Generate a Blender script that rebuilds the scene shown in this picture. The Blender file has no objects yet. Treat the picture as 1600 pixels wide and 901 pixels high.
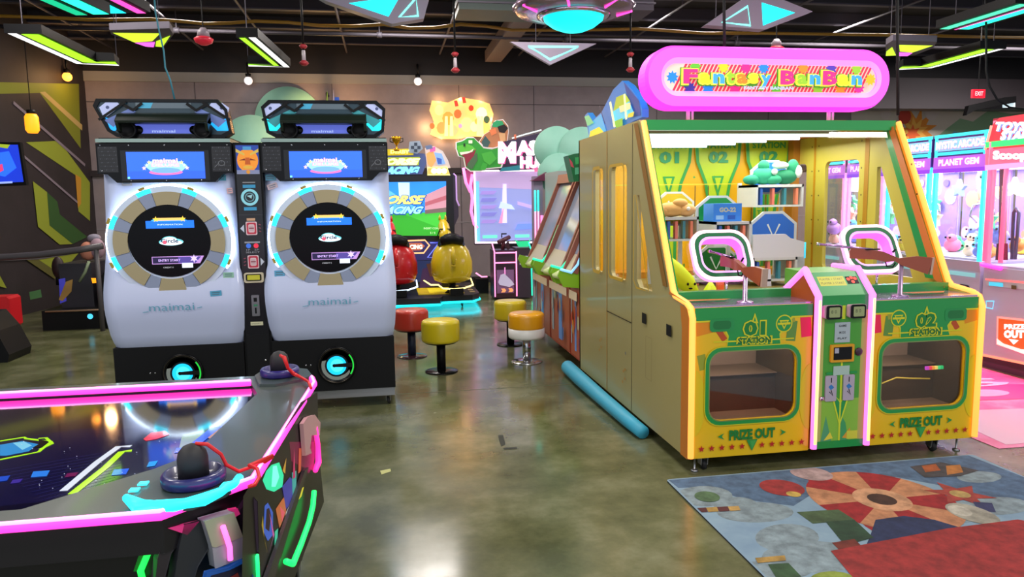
import bpy, math, random
from mathutils import Vector, Matrix
from mathutils.geometry import tessellate_polygon
random.seed(7)
SC = bpy.context.scene
COL = SC.collection
V = Vector
PI = math.pi

# ------------------------------------------------------------------ camera
F = 1150.0; EYE = 1.6
YAW = math.radians(9.6); PIT = math.atan(138/1150.0); ROLL = .015
FWD = V((math.sin(YAW)*math.cos(PIT), math.cos(YAW)*math.cos(PIT), -math.sin(PIT)))
_r = V((math.cos(YAW), -math.sin(YAW), 0)); _u = _r.cross(FWD)
RT = _r*math.cos(ROLL) - _u*math.sin(ROLL); UP = _u*math.cos(ROLL) + _r*math.sin(ROLL)
CAM = V((0, 0, EYE))
cd = bpy.data.cameras.new('camera'); cam = bpy.data.objects.new('camera', cd); COL.objects.link(cam)
cd.sensor_width = 36; cd.lens = 36*F/1600; cd.clip_start = .05; cd.clip_end = 100
m3 = Matrix((RT, UP, -FWD)).transposed()
cam.matrix_world = Matrix.Translation(CAM) @ m3.to_4x4()
SC.camera = cam

# ------------------------------------------------------------------ world, lights, exposure
SC.view_settings.view_transform = 'Standard'; SC.view_settings.look = 'None'
SC.view_settings.gamma = 1; SC.view_settings.use_curve_mapping = False
SC.view_settings.exposure = 0.0
w = bpy.data.worlds.new('world'); SC.world = w; w.use_nodes = True
w.node_tree.nodes['Background'].inputs[0].default_value = (.80, .88, 1, 1)
w.node_tree.nodes['Background'].inputs[1].default_value = 1.0
def area(name, loc, size, size_y, power, color, rot=(0, 0, 0)):
    l = bpy.data.lights.new(name, 'AREA'); l.shape = 'RECTANGLE'; l.size = size; l.size_y = size_y
    l.energy = power; l.color = color
    o = bpy.data.objects.new(name, l); o.location = loc; o.rotation_euler = rot; COL.objects.link(o)
    return o
for i, (x, y) in enumerate(((-3.2, .6), (.9, .6), (5.0, .6), (-3.2, 3.6), (.9, 3.9), (5.0, 3.9))):
    area('added_fill_light', (x, y, 3.9), 1.2, .5, 70, (1, .95, .88))  # added overhead fill to brighten the room, not fixtures of the arcade
for x, y in ((-3.2, 7.4), (.9, 7.6), (4.6, 7.6), (.3, 11.4), (-3.0, 11.4), (4.6, 11.4), (8, 11.4), (11.5, 11.4)):
    l = area('added_fill_light', (x, y, 4.36), 1.3, .8, 95 if x < 7 else 210, (1, .93, .88))  # more added fill over the far half, stronger at right for the back wall

# ------------------------------------------------------------------ materials
def lin(h):
    h = h.lstrip('#'); r = []
    for i in (0, 2, 4):
        c = int(h[i:i+2], 16)/255; r.append(c/12.92 if c <= .04045 else ((c+.055)/1.055)**2.4)
    return tuple(r)+(1,)
_m = {}
def mat(h, rough=.5, metal=0, em=0, coat=0, trans=0, alpha=1):
    k = (h, rough, metal, em, coat, trans, alpha)
    if k in _m: return _m[k]
    m = bpy.data.materials.new('m_%s_%d' % (h.strip('#'), len(_m))); m.use_nodes = True
    b = m.node_tree.nodes['Principled BSDF']; c = lin(h)
    b.inputs['Base Color'].default_value = c; b.inputs['Roughness'].default_value = rough
    b.inputs['Metallic'].default_value = metal
    if em:
        b.inputs['Emission Color'].default_value = c; b.inputs['Emission Strength'].default_value = em
    if coat: b.inputs['Coat Weight'].default_value = coat; b.inputs['Coat Roughness'].default_value = .06
    if trans: b.inputs['Transmission Weight'].default_value = trans
    if alpha < 1: b.inputs['Alpha'].default_value = alpha
    _m[k] = m; return m
def em(h, s=1.0): return mat(h, .5, 0, s)
def glass(tint='#ffffff', a=.10):
    k = ('glass', tint, a)
    if k in _m: return _m[k]
    m = bpy.data.materials.new('m_glass_%d' % len(_m)); m.use_nodes = True; nt = m.node_tree
    nt.nodes.clear(); o = nt.nodes.new('ShaderNodeOutputMaterial'); t = nt.nodes.new('ShaderNodeBsdfTransparent')
    g = nt.nodes.new('ShaderNodeBsdfGlossy'); g.inputs['Roughness'].default_value = .03
    t.inputs[0].default_value = lin(tint); x = nt.nodes.new('ShaderNodeMixShader'); x.inputs[0].default_value = a
    nt.links.new(t.outputs[0], x.inputs[1]); nt.links.new(g.outputs[0], x.inputs[2]); nt.links.new(x.outputs[0], o.inputs[0])
    _m[k] = m; return m
def noisy(name, c1, c2, scale, rough=.5, bump=0, detail=6, rr=None, stretch=(1, 1, 1), c3=None):
    m = bpy.data.materials.new(name); m.use_nodes = True; nt = m.node_tree; b = nt.nodes['Principled BSDF']
    tc = nt.nodes.new('ShaderNodeTexCoord'); mp = nt.nodes.new('ShaderNodeMapping'); mp.inputs['Scale'].default_value = stretch
    nt.links.new(tc.outputs['Object'], mp.inputs[0])
    n = nt.nodes.new('ShaderNodeTexNoise'); n.inputs['Scale'].default_value = scale; n.inputs['Detail'].default_value = detail
    n.inputs['Roughness'].default_value = .65
    nt.links.new(mp.outputs[0], n.inputs[0])
    r = nt.nodes.new('ShaderNodeValToRGB'); r.color_ramp.elements[0].position = .35; r.color_ramp.elements[1].position = .68
    r.color_ramp.elements[0].color = lin(c1); r.color_ramp.elements[1].color = lin(c2)
    if c3:
        e = r.color_ramp.elements.new(.5); e.color = lin(c3)
    nt.links.new(n.outputs[0], r.inputs[0]); nt.links.new(r.outputs[0], b.inputs['Base Color'])
    b.inputs['Roughness'].default_value = rough
    if rr:
        n2 = nt.nodes.new('ShaderNodeTexNoise'); n2.inputs['Scale'].default_value = scale*.6; n2.inputs['Detail'].default_value = 5
        nt.links.new(mp.outputs[0], n2.inputs[0])
        q = nt.nodes.new('ShaderNodeMapRange'); q.inputs[3].default_value = rr[0]; q.inputs[4].default_value = rr[1]
        q.inputs[1].default_value = .3; q.inputs[2].default_value = .7
        nt.links.new(n2.outputs[0], q.inputs[0]); nt.links.new(q.outputs[0], b.inputs['Roughness'])
    if bump:
        bp = nt.nodes.new('ShaderNodeBump'); bp.inputs['Strength'].default_value = bump; bp.inputs['Distance'].default_value = .01
        nt.links.new(n.outputs[0], bp.inputs['Height']); nt.links.new(bp.outputs[0], b.inputs['Normal'])
    return m
BLK = mat('#0e0e10', .5); BLKG = mat('#09090b', .25)
for q in (BLK, BLKG): q.node_tree.nodes['Principled BSDF'].inputs['Specular IOR Level'].default_value = .22; DGY = mat('#2b2b2f', .5); CHR = mat('#c8c8cc', .18, 1)
WHT = mat('#e8ebf2', .35); STL = mat('#9b9ca0', .35, .9); RUB = mat('#161616', .8); GLS = glass()

# ------------------------------------------------------------------ mesh builder
ORG = V((0, 0, 0))
def frame(n):
    n = n.normalized(); a = V((0, 0, 1)) if abs(n.z) < .9 else V((1, 0, 0))
    u = n.cross(a).normalized(); return u, n.cross(u).normalized()
class MB:
    def __init__(s): s.v = []; s.f = []; s.mi = []; s.ms = []; s.sm = []
    def mid(s, m):
        if m not in s.ms: s.ms.append(m)
        return s.ms.index(m)
    def add(s, vs, fs, m, smooth=False):
        b = len(s.v); s.v += [V(p) for p in vs]; i = s.mid(m)
        for f in fs: s.f.append([b+k for k in f]); s.mi.append(i); s.sm.append(smooth)
        return s
    def box(s, a, b, m, ch=0):
        x0, y0, z0 = (min(a[i], b[i]) for i in range(3)); x1, y1, z1 = (max(a[i], b[i]) for i in range(3))
        if ch:
            c = ch; return s.prism([(x0+c, z0), (x1-c, z0), (x1, z0+c), (x1, z1-c), (x1-c, z1), (x0+c, z1), (x0, z1-c), (x0, z0+c)], 'y', y0, y1, m)
        vs = [(x0, y0, z0), (x1, y0, z0), (x1, y1, z0), (x0, y1, z0), (x0, y0, z1), (x1, y0, z1), (x1, y1, z1), (x0, y1, z1)]
        return s.add(vs, [(0, 3, 2, 1), (4, 5, 6, 7), (0, 1, 5, 4), (1, 2, 6, 5), (2, 3, 7, 6), (3, 0, 4, 7)], m)
    def prism(s, poly, axis, a, b, m, holes=(), me=None):
        """polygon in the two axes left over by `axis`, from a to b; holes allowed"""
        def P(p, t):
            return (t, p[0], p[1]) if axis == 'x' else ((p[0], t, p[1]) if axis == 'y' else (p[0], p[1], t))
        loops = [list(poly)]+[list(h) for h in holes]
        tri = tessellate_polygon([[V((p[0], p[1], 0)) for p in l] for l in loops])
        flat = [p for l in loops for p in l]; n = len(flat)
        vs = [P(p, a) for p in flat]+[P(p, b) for p in flat]
        s.add(vs, [tuple(t) for t in tri]+[tuple(n+k for k in reversed(t)) for t in tri], m)
        k = 0; fs = []
        for l in loops:
            L = len(l)
            for i in range(L): j = (i+1) % L; fs.append((k+i, k+j, n+k+j, n+k+i))
            k += L
        return s.add(vs, fs, me or m)
    def prismw(s, poly, o, u, v, t, m, holes=()):
        """polygon in plane (o,u,v) extruded by vector t"""
        loops = [list(poly)]+[list(h) for h in holes]
        tri = tessellate_polygon([[V((p[0], p[1], 0)) for p in l] for l in loops])
        flat = [V(o)+V(u)*p[0]+V(v)*p[1] for l in loops for p in l]; n = len(flat)
        vs = flat+[p+V(t) for p in flat]
        fs = [tuple(q) for q in tri]+[tuple(n+k for k in reversed(q)) for q in tri]; k = 0
        for l in loops:
            L = len(l)
            for i in range(L): j = (i+1) % L; fs.append((k+i, k+j, n+k+j, n+k+i))
            k += L
        return s.add(vs, fs, m)
    def tube(s, pts, r, m, n=8, closed=False, cap=True):
        pts = [V(p) for p in pts]; N = len(pts); vs = []; fs = []
        rs = r if isinstance(r, (list, tuple)) else [r]*N
        T0 = (pts[1]-pts[0]).normalized(); u, w_ = frame(T0)
        for i, p in enumerate(pts):
            if closed: t = (pts[(i+1) % N]-pts[i-1])
            else: t = pts[min(i+1, N-1)]-pts[max(i-1, 0)]
            t = t.normalized() if t.length > 1e-9 else T0
            u = (u-t*u.dot(t)).normalized(); w_ = t.cross(u)
            k = 1.0
            if 0 < i < N-1 or closed:
                a = (pts[i]-pts[i-1]).normalized(); b = (pts[(i+1) % N]-pts[i]).normalized()
                k = min(1.5, 1/max(.6, math.cos(a.angle(b, 0)/2)))
            for q in range(n):
                a = 2*PI*(q+.5)/n; vs.append(p+(u*math.cos(a)+w_*math.sin(a))*rs[i]*k)
        for i in range(N if closed else N-1):
            j = (i+1) % N
            for q in range(n): q2 = (q+1) % n; fs.append((i*n+q, i*n+q2, j*n+q2, j*n+q))
        if not closed and cap: fs += [tuple(range(n))[::-1], tuple((N-1)*n+q for q in range(n))]
        return s.add(vs, fs, m, n > 5)
    def lathe(s, prof, c, m, ax=(0, 0, 1), n=24, sc=(1, 1)):
        c = V(c); ax = V(ax).normalized(); u, w_ = frame(ax); vs = []; fs = []; N = len(prof)
        for (r, h) in prof:
            for q in range(n):
                a = 2*PI*q/n; vs.append(c+ax*h+(u*math.cos(a)*sc[0]+w_*math.sin(a)*sc[1])*r)
        for i in range(N-1):
            for q in range(n): q2 = (q+1) % n; fs.append((i*n+q, i*n+q2, (i+1)*n+q2, (i+1)*n+q))
        fs += [tuple(range(n))[::-1], tuple((N-1)*n+q for q in range(n))]
        return s.add(vs, fs, m, True)
    def ell(s, c, r, m, n=14, k=9, rot=None):
        vs = []; fs = []; c = V(c)
        for i in range(k+1):
            a = PI*i/k
            for q in range(n):
                b = 2*PI*q/n; p = V((math.sin(a)*math.cos(b)*r[0], math.sin(a)*math.sin(b)*r[1], math.cos(a)*r[2]))
                if rot: p = rot @ p
                vs.append(c+p)
        for i in range(k):
            for q in range(n): q2 = (q+1) % n; fs.append((i*n+q, (i+1)*n+q, (i+1)*n+q2, i*n+q2))
        return s.add(vs, fs, m, True)
    def grid(s, fn, nu, nv, m, smooth=True):
        vs = [fn(i/nu, j/nv) for j in range(nv+1) for i in range(nu+1)]
        return s.add(vs, [(j*(nu+1)+i, j*(nu+1)+i+1, (j+1)*(nu+1)+i+1, (j+1)*(nu+1)+i) for j in range(nv) for i in range(nu)], m, smooth)
    def ring(s, A, B, m):
        n = len(A); return s.add(list(A)+list(B), [(i, (i+1) % n, n+(i+1) % n, n+i) for i in range(n)], m)
    def build(s, name, parent=None, bevel=0):
        me = bpy.data.meshes.new(name); me.from_pydata([tuple(p-ORG) for p in s.v], [], s.f)
        for m in s.ms: me.materials.append(m)
        for p, i, q in zip(me.polygons, s.mi, s.sm): p.material_index = i; p.use_smooth = q
        me.update(); o = bpy.data.objects.new(name, me); COL.objects.link(o)
        if parent: o.parent = parent
        else: o.location = ORG
        if bevel:
            b = o.modifiers.new('bevel', 'BEVEL'); b.width = bevel; b.segments = 2; b.limit_method = 'ANGLE'; b.angle_limit = .7
        return o
def org(p=(0, 0, 0)):
    global ORG; ORG = V(p)
def tag(o, label, cat, group=None, kind=None):
    if label: o['label'] = label
    if cat: o['category'] = cat
    if group: o['group'] = group
    if kind: o['kind'] = kind
    return o
def thing(name, label, cat, loc, group=None):
    org(loc); o = bpy.data.objects.new(name, None); o.location = loc; o.empty_display_size = .1; COL.objects.link(o)
    return tag(o, label, cat, group)
def lone(name, mb, label, cat, loc=None, group=None, bevel=0):
    org(loc or sum((p for p in mb.v), V())/len(mb.v)); o = mb.build(name, None, bevel); org(); return tag(o, label, cat, group)
def struct(name, mb):
    org(); o = mb.build(name); o['kind'] = 'structure'; return o
def dup(root, loc, label, group=None):
    def cp(o, par):
        c = o.copy(); COL.objects.link(c)
        if par: c.parent = par
        for ch in list(o.children): cp(ch, c)
        return c
    r = cp(root, None); r.location = loc; r['label'] = label
    if group: r['group'] = group
    return r
# pixel (1600x901 frame) to world: on z = h, y = Y or x = X
def ray(px, py): return FWD + RT*((px-800)/F) + UP*((450.5-py)/F)
def atZ(px, py, h=0): r = ray(px, py); return CAM + r*((h-EYE)/r.z)
def atY(px, py, y): r = ray(px, py); return CAM + r*(y/r.y)
def atX(px, py, x): r = ray(px, py); return CAM + r*(x/r.x)
def rrect(x0, y0, x1, y1, r, n=5):
    o = []
    for cx, cy, a in ((x1-r, y1-r, 0), (x0+r, y1-r, 90), (x0+r, y0+r, 180), (x1-r, y0+r, 270)):
        for i in range(n+1):
            t = math.radians(a+90*i/n); o.append((cx+r*math.cos(t), cy+r*math.sin(t)))
    return o
def circ(cx, cy, rx, ry=None, n=28, a0=0, a1=360):
    ry = rx if ry is None else ry; k = n if a1-a0 >= 360 else n+1
    return [(cx+rx*math.cos(math.radians(a0+(a1-a0)*i/n)), cy+ry*math.sin(math.radians(a0+(a1-a0)*i/n))) for i in range(k)]
def star(cx, cy, R, r, n=5, a=90):
    return [(cx+(R if i % 2 == 0 else r)*math.cos(math.radians(a+180*i/n)), cy+(R if i % 2 == 0 else r)*math.sin(math.radians(a+180*i/n))) for i in range(2*n)]
_t = {}
def textgeo(s, bold):
    if (s, bold) in _t: return _t[(s, bold)]
    c = bpy.data.curves.new('lettering', 'FONT'); c.body = s; c.size = 1; c.resolution_u = 2; c.offset = bold
    o = bpy.data.objects.new('lettering', c); me = o.to_mesh()
    vs = [(v.co.x, v.co.y) for v in me.vertices]; fs = [tuple(p.vertices) for p in me.polygons]
    o.to_mesh_clear(); bpy.data.objects.remove(o); bpy.data.curves.remove(c)
    x0 = min(v[0] for v in vs); x1 = max(v[0] for v in vs); y0 = min(v[1] for v in vs); y1 = max(v[1] for v in vs)
    vs = [((x-x0)/(x1-x0)-.5, (y-y0)/(y1-y0)-.5) for x, y in vs]
    _t[(s, bold)] = (vs, fs, (x1-x0)/(y1-y0)); return _t[(s, bold)]
class Art:
    """printed or applied flat artwork on a plane; each call lies a hair in front of the last"""
    def __init__(s, o, u, v, mb=None, step=.00025, n=None):
        s.o = V(o); s.u = V(u).normalized(); s.v = V(v).normalized(); s.n = V(n).normalized() if n else s.u.cross(s.v)
        s.mb = mb or MB(); s.k = 1; s.st = step
    def W(s, p): return s.o+s.u*p[0]+s.v*p[1]+s.n*(s.k*s.st)
    def P(s, px, py):
        r = ray(px, py); t = (s.o-CAM).dot(s.n)/r.dot(s.n); q = CAM+r*t-s.o; return (q.dot(s.u), q.dot(s.v))
    def poly(s, pts, m, px=False):
        if px: pts = [s.P(*p) for p in pts]
        tri = tessellate_polygon([[V((p[0], p[1], 0)) for p in pts]])
        s.mb.add([s.W(p) for p in pts], [tuple(t) for t in tri], m); s.k += 1; return s
    def rect(s, x0, y0, x1, y1, m): return s.poly([(x0, y0), (x1, y0), (x1, y1), (x0, y1)], m)
    def hole(s, outer, inner, m):
        n = len(outer); s.mb.ring([s.W(p) for p in outer], [s.W(p) for p in inner], m); s.k += 1; return s
    def line(s, pts, wd, m, px=False, closed=False):
        if px: pts = [s.P(*p) for p in pts]
        if closed: pts = list(pts)+[pts[0]]
        L = []; R_ = []
        for i, p in enumerate(pts):
            if closed and i in (0, len(pts)-1): a = pts[-2]; b = pts[1]
            else: a = pts[max(0, i-1)]; b = pts[min(len(pts)-1, i+1)]
            d = V((b[0]-a[0], b[1]-a[1])); d = d.normalized() if d.length else V((1, 0)); q = V((-d.y, d.x))*wd/2
            L.append((p[0]+q.x, p[1]+q.y)); R_.append((p[0]-q.x, p[1]-q.y))
        n = len(pts); s.mb.add([s.W(p) for p in L+R_], [(i, i+1, n+i+1, n+i) for i in range(n-1)], m); s.k += 1; return s
    def text(s, st, cx, cy, wd, ht, m, bold=.02, skew=0):
        vs, fs, _ = textgeo(st, bold); s.mb.add([s.W((cx+x*wd+skew*y*ht, cy+y*ht)) for x, y in vs], fs, m); s.k += 1; return s
    def textpx(s, st, x0, y0, x1, y1, m, bold=.02, skew=0):
        """lettering filling the pixel box whose left-top is (x0,y0), right-bottom (x1,y1)"""
        a = s.P(x0, y1); b = s.P(x1, y1); c = s.P(x0, y0); d = s.P(x1, y0)
        vs, fs, _ = textgeo(st, bold)
        def B(x, y):
            x += .5+skew*y; y += .5; return tuple((a[i]*(1-x)+b[i]*x)*(1-y)+(c[i]*(1-x)+d[i]*x)*y for i in (0, 1))
        s.mb.add([s.W(B(x, y)) for x, y in vs], fs, m); s.k += 1; return s
def caster(parent, x, y, zt, s=1.0):
    m = MB(); r = .03*s; m.lathe([(r*.6, -.012*s), (r, -.008*s), (r, .008*s), (r*.6, .012*s)], (x, y, r), RUB, (1, 0, .25), 14)
    m.lathe([(.011*s, -.014*s), (.011*s, .014*s)], (x, y, r), CHR, (1, 0, .25), 8)
    m.prism([(y-.02*s, r), (y+.02*s, r), (y+.026*s, zt), (y-.026*s, zt)], 'x', x-.019*s, x-.015*s, STL)
    m.prism([(y-.02*s, r), (y+.02*s, r), (y+.026*s, zt), (y-.026*s, zt)], 'x', x+.015*s, x+.019*s, STL)
    m.box((x-.03*s, y-.03*s, zt-.004), (x+.03*s, y+.03*s, zt+.004), STL); return m.build('caster', parent)
def foot(parent, x, y, zt):
    m = MB(); m.lathe([(.022, 0), (.022, .008), (.01, .014), (.006, .016), (.006, zt), (.014, zt), (.014, zt+.01)], (x, y, 0), STL, n=10)
    return m.build('leveling_foot', parent)
# ================================================================== STRUCTURE
YB = 14.3
m = MB(); fl = noisy('concrete', '#484b30', '#76765a', 2.4, .2, .02, 12, (.10, .28), c3='#5d5f40')
m.box((-9, -3, -.1), (15, YB+.2, 0), fl); struct('floor', m)
m = MB(); j = mat('#55563f', .4)
for y in (2.2, 6.1, 10.0, 13.9): m.box((-9, y-.006, 0), (15, y+.006, .0012), j)
o = struct('trim_1', m)
m = MB(); gw = noisy('wall_paint', '#82777b', '#8b8083', 3, .75)
dk = mat('#1e1c20', .8)
m.box((-5.2, YB, 0), (15, YB+.2, 3.78), gw); m.box((-5.2, YB-.02, 3.95), (15, YB+.2, 4.6), dk)
m.box((-5.2, YB-.03, 3.78), (15, YB+.2, 3.95), mat('#8d8a86', .6))
sm = mat('#4c464a', .8)
for x in (-3.3, -.9, 1.45, 2.9, 5.4, 7.8, 10.2): m.box((x-.006, YB-.004, 0), (x+.006, YB, 3.78), sm)
m.box((-5.2, YB-.004, 3.42), (15, YB, 3.435), sm); m.box((-5.2, YB-.06, 2.13), (15, YB, 2.23), mat('#2a2226', .7))
m.box((-5.2, YB-.005, 1.18), (15, YB, 1.2), mat('#8c8488', .6))
struct('wall_back', m)
m = MB(); m.box((-5.2, YB-.03, 0), (15, YB, .12), mat('#151317', .6)); struct('baseboard_back', m)
# left wall, a little out of square, with the painted mural
a = V((-5.12, YB, 0)); b = V((-6.4, 4.0, 0)); d = (b-a).normalized(); nn = V((d.y, -d.x, 0)); nn = nn if nn.x > 0 else -nn
m = MB(); L = (b-a).length
m.add([a, b, b+V((0, 0, 4.6)), a+V((0, 0, 4.6)), a-nn*.2, b-nn*.2, b-nn*.2+V((0, 0, 4.6)), a-nn*.2+V((0, 0, 4.6))],
      [(0, 1, 2, 3), (4, 7, 6, 5), (0, 4, 5, 1), (3, 2, 6, 7), (1, 5, 6, 2), (0, 3, 7, 4)], noisy('mural_dark', '#241f22', '#2e272b', 2, .6))
A = Art(a, -d, (0, 0, 1), m, .002, nn)
LG = mat('#8e9a2c', .6); OG = mat('#77801f', .6); DG = mat('#2e5524', .6); PK = mat('#7f7480', .6)
A.poly([(-60, 127), (123, 131), (126, 232), (62, 145), (-60, 148)], OG, True)
A.poly([(62, 144), (70, 143), (128, 195), (128, 204)], mat('#b59f62', .6), True)
A.poly([(40, 222), (92, 220), (140, 285), (140, 345), (122, 330), (118, 274)], LG, True)
A.poly([(117, 272), (126, 278), (126, 318), (121, 325)], mat('#c08a28', .6), True)
A.line([(20, 160), (132, 258)], .05, PK, True)
A.line([(35, 243), (120, 316)], .04, PK, True)
A.poly([(50, 283), (72, 300), (76, 352), (112, 381), (92, 382), (58, 354)], LG, True)
A.poly([(72, 300), (88, 315), (92, 335), (135, 370), (112, 381), (76, 352)], DG, True)
A.poly([(36, 397), (80, 394), (124, 392), (90, 432)], LG, True); A.poly([(44, 396), (88, 425), (84, 436), (28, 398)], mat('#5c5a28', .6), True)
A.poly([(-30, 380), (8, 450), (-30, 440)], LG, True); A.poly([(10, 470), (28, 494), (6, 494)], LG, True)
A.line([(-60, 404), (60, 400), (136, 388)], .10, mat('#5d585c', .5), True)
struct('wall_left', m)
m = MB(); m.box((14.8, 1, 0), (15, YB, 4.6), gw); struct('wall_right', m)
m = MB(); cm = noisy('deck', '#211d21', '#2a2529', 1.5, .9)
m.box((-9, -1, 4.6), (15, YB+.2, 4.7), cm); struct('ceiling', m)
# roof purlins, conduits
pm = mat('#57535c', .6, .3); dm = mat('#3a363c', .7)
for i, y in enumerate((4.4, 5.6, 6.8, 8.0, 9.2, 10.4, 11.6, 12.8, 13.9)):
    m = MB(); m.box((-8, y-.012, 4.42), (14.8, y+.012, 4.6), dm); m.box((-8, y-.05, 4.41), (14.8, y+.05, 4.43), pm); struct('trim_%d' % (i+2), m)
G = 'conduits along the ceiling'
for x in (-4.6, -3.1, -1.9, -.6, 1.1, 2.6, 4.3, 6.0, 7.6, 9.4):
    m = MB(); m.tube([(x, 3.5, 4.33), (x, 14.2, 4.33)], .018, pm, 6)
    for y in (5.6, 8.0, 10.4, 12.8): m.tube([(x, y, 4.33), (x, y, 4.46)], .008, pm, 5)
    lone('conduit', m, 'thin grey conduit running under the dark ceiling towards the back wall', 'pipe', group=G)
for y, c, l in ((7.3, '#6a6570', 'long straight grey sprinkler pipe crossing the ceiling nearest the viewer'), (12.1, '#5a555e', 'long straight grey pipe crossing the far part of the ceiling')):
    m = MB(); m.tube([(-7, y, 4.2), (13, y, 4.2)], .03, mat(c, .5, .4), 8)
    for x in range(-6, 13, 3): m.tube([(x, y, 4.2), (x, y, 4.6)], .01, pm, 5); m.lathe([(.045, -.04), (.045, .04)], (x, y, 4.2), pm, (1, 0, 0), 8)
    lone('sprinkler_pipe', m, l, 'pipe')
m = MB(); pts = [atZ(x, y, 4.05) for x, y in [(-60, 25), (0, 25), (60, 27), (140, 31), (235, 30), (280, 33), (320, 37), (360, 36), (400, 33), (450, 35), (500, 40), (550, 41), (600, 38), (640, 44), (680, 43), (720, 38), (760, 41), (800, 47), (900, 47), (1000, 45), (1100, 52), (1200, 52), (1400, 55), (1660, 60)]]
m.tube(pts, .022, mat('#a3781e', .5), 6); lone('yellow_cable', m, 'yellow cable sagging in loops across the whole dark ceiling', 'cable')
# duct and beam pieces
for x0, x1, y, c, l in ((1.0, 2.0, 9.6, '#5f6d66', 'grey duct box under the ceiling beside the flying saucer, on its left'), (2.75, 3.5, 9.4, '#5a545e', 'grey duct box under the ceiling between the flying saucer and the right triangle light')):
    m = MB(); m.box((x0, y, 4.0), (x1, y+.6, 4.2), mat(c, .6)); m.box((x0-.02, y-.02, 4.08), (x1+.02, y+.62, 4.1), mat('#77717c', .5, .3))
    for xx in (x0+.1, x1-.1): m.tube([(xx, y+.3, 4.2), (xx, y+.3, 4.6)], .008, pm, 5)
    lone('duct', m, l, 'duct')
m = MB(); p0 = atZ(838, 30, 4.3); m.add([], [], pm); m.box((1.95, 8.6, 4.2), (2.25, 14.2, 4.4), mat('#6f6468', .6)); lone('ceiling_beam', m, 'wide grey beam under the ceiling running back behind the small triangle light', 'beam')
m = MB(); m.prism([(5.9, 3.3), (14.6, 3.3), (14.6, 3.9), (5.9, 3.9)], 'y', 13.5, 13.9, mat('#332c31', .7)); lone('soffit', m, 'dark soffit hanging in front of the upper back wall on the right', 'soffit')

# ------------------------------------------------------------------ hanging neon lights
def rod(m, p, top=4.6): m.tube([p, (p[0], p[1], top)], .005, pm, 5)
def flat_light(name, label, cat, poly_px, z, h, body, arts, group=None):
    """a hung box lamp, outline given on its under face at height z"""
    P = [atZ(x, y, z) for x, y in poly_px]; c = sum(P, V())/len(P); t = thing(name, label, cat, (c.x, c.y, z), group)
    m = MB(); m.prism([(p.x, p.y) for p in P], 'z', z, z+h, body)
    for q in (P[0], P[len(P)//2]): q = q*.8+c*.2; rod(m, (q.x, q.y, z+h))
    m.build('housing', t)
    for i, (kind, pts, mt) in enumerate(arts):
        A = Art((0, 0, z), (1, 0, 0), (0, -1, 0), step=.002); A.k = i+1
        if kind == 'p': A.poly(pts, mt, True)
        else: A.line(pts, kind, mt, True)
        A.mb.build('light_panel', t)
    org(); return t
TEAL = em('#2bffcf', 1.5); CY = em('#19f5ff', 1.5); HP = em('#ff4ab8', 1.6); LM = em('#a8ff2a', 1.4); YG = em('#d7ff35', 1.2); WH = em('#ffffff', 1.5); MG = em('#ff6af0', 1.3)
# vertical triangle panels facing the room
def tri_light(label, outer, y, depth, arts, group=None):
    P = [atY(px, py, y) for px, py in outer]; c = sum(P, V())/len(P); t = thing('triangle_light', label, 'neon light', (c.x, c.y, c.z), group)
    m = MB(); m.prism([(p.x, p.z) for p in P], 'y', y, y+depth, mat('#a79daf', .4)); rod(m, (P[0].x*.7+P[1].x*.3, y+depth/2, P[0].z)); rod(m, (P[0].x*.3+P[1].x*.7, y+depth/2, P[1].z)); m.build('housing', t)
    A = Art((0, y, 0), (1, 0, 0), (0, 0, 1), step=.003)
    for k, pts, mt in arts:
        if k == 'p': A.poly(pts, mt, True)
        else: A.line(pts, k, mt, True, True)
    A.mb.build('neon_tube', t); org(); return t
tri_light('small downward triangle light with mint neon outline below the flying saucer', [(797, 65), (932, 68), (860, 101)], 8.9, .06,
          [(.028, [(826, 73), (903, 73), (859, 93)], em('#7dffe9', 1.6))])
tri_light('large grey prism light with cyan and mint neon, top centre left of the saucer', [(492, -8), (672, -8), (662, 29), (612, 37), (508, 1)], 6.9, .12,
          [('p', [(545, 5), (625, -6), (607, 26)], CY), (.022, [(624, 27), (653, 25), (650, -3)], em('#7dffe9', 1.5))])
tri_light('large grey prism light with cyan and mint neon, top centre right of the saucer', [(1103, 39), (1168, -6), (1200, -10), (1270, 18), (1195, 46)], 6.9, .12,
          [('p', [(1190, 4), (1242, 20), (1192, 40)], CY), (.022, [(1128, 35), (1168, 10), (1172, 40)], em('#7dffe9', 1.5))])
# flying saucer
c = atY(896, 12, 7.6); t = thing('flying_saucer_light', 'hanging silver flying saucer lamp with glowing cyan dome, top centre', 'neon light', c)
m = MB(); m.lathe([(.18, .22), (.4, .15), (.6, .04), (.63, 0), (.58, -.05), (.42, -.08), (.36, -.08)], c, mat('#a58fa8', .2, .8), n=36); rod(m, (c.x, c.y, c.z+.2)); m.build('disc', t)
m = MB(); m.lathe([(.36, -.06), (.38, -.09), (.33, -.11), (.30, -.09)], c, mat('#d5cfdc', .15, .9), n=30); m.build('rim_ring', t)
m = MB(); m.lathe([(.32, -.06), (.30, -.13), (.22, -.19), (.12, -.23), (.03, -.24)], c, em('#12f6f2', 1.3), n=30); m.build('dome', t)
m = MB()
for k in range(4):
    m = MB(); a = math.radians(200+50*k); m.tube([c+V((math.cos(a)*.44, math.sin(a)*.44, -.086)), c+V((math.cos(a)*.6, math.sin(a)*.6, -.04))], .014, HP, 6); m.build('neon_bar', t)
org()
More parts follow.
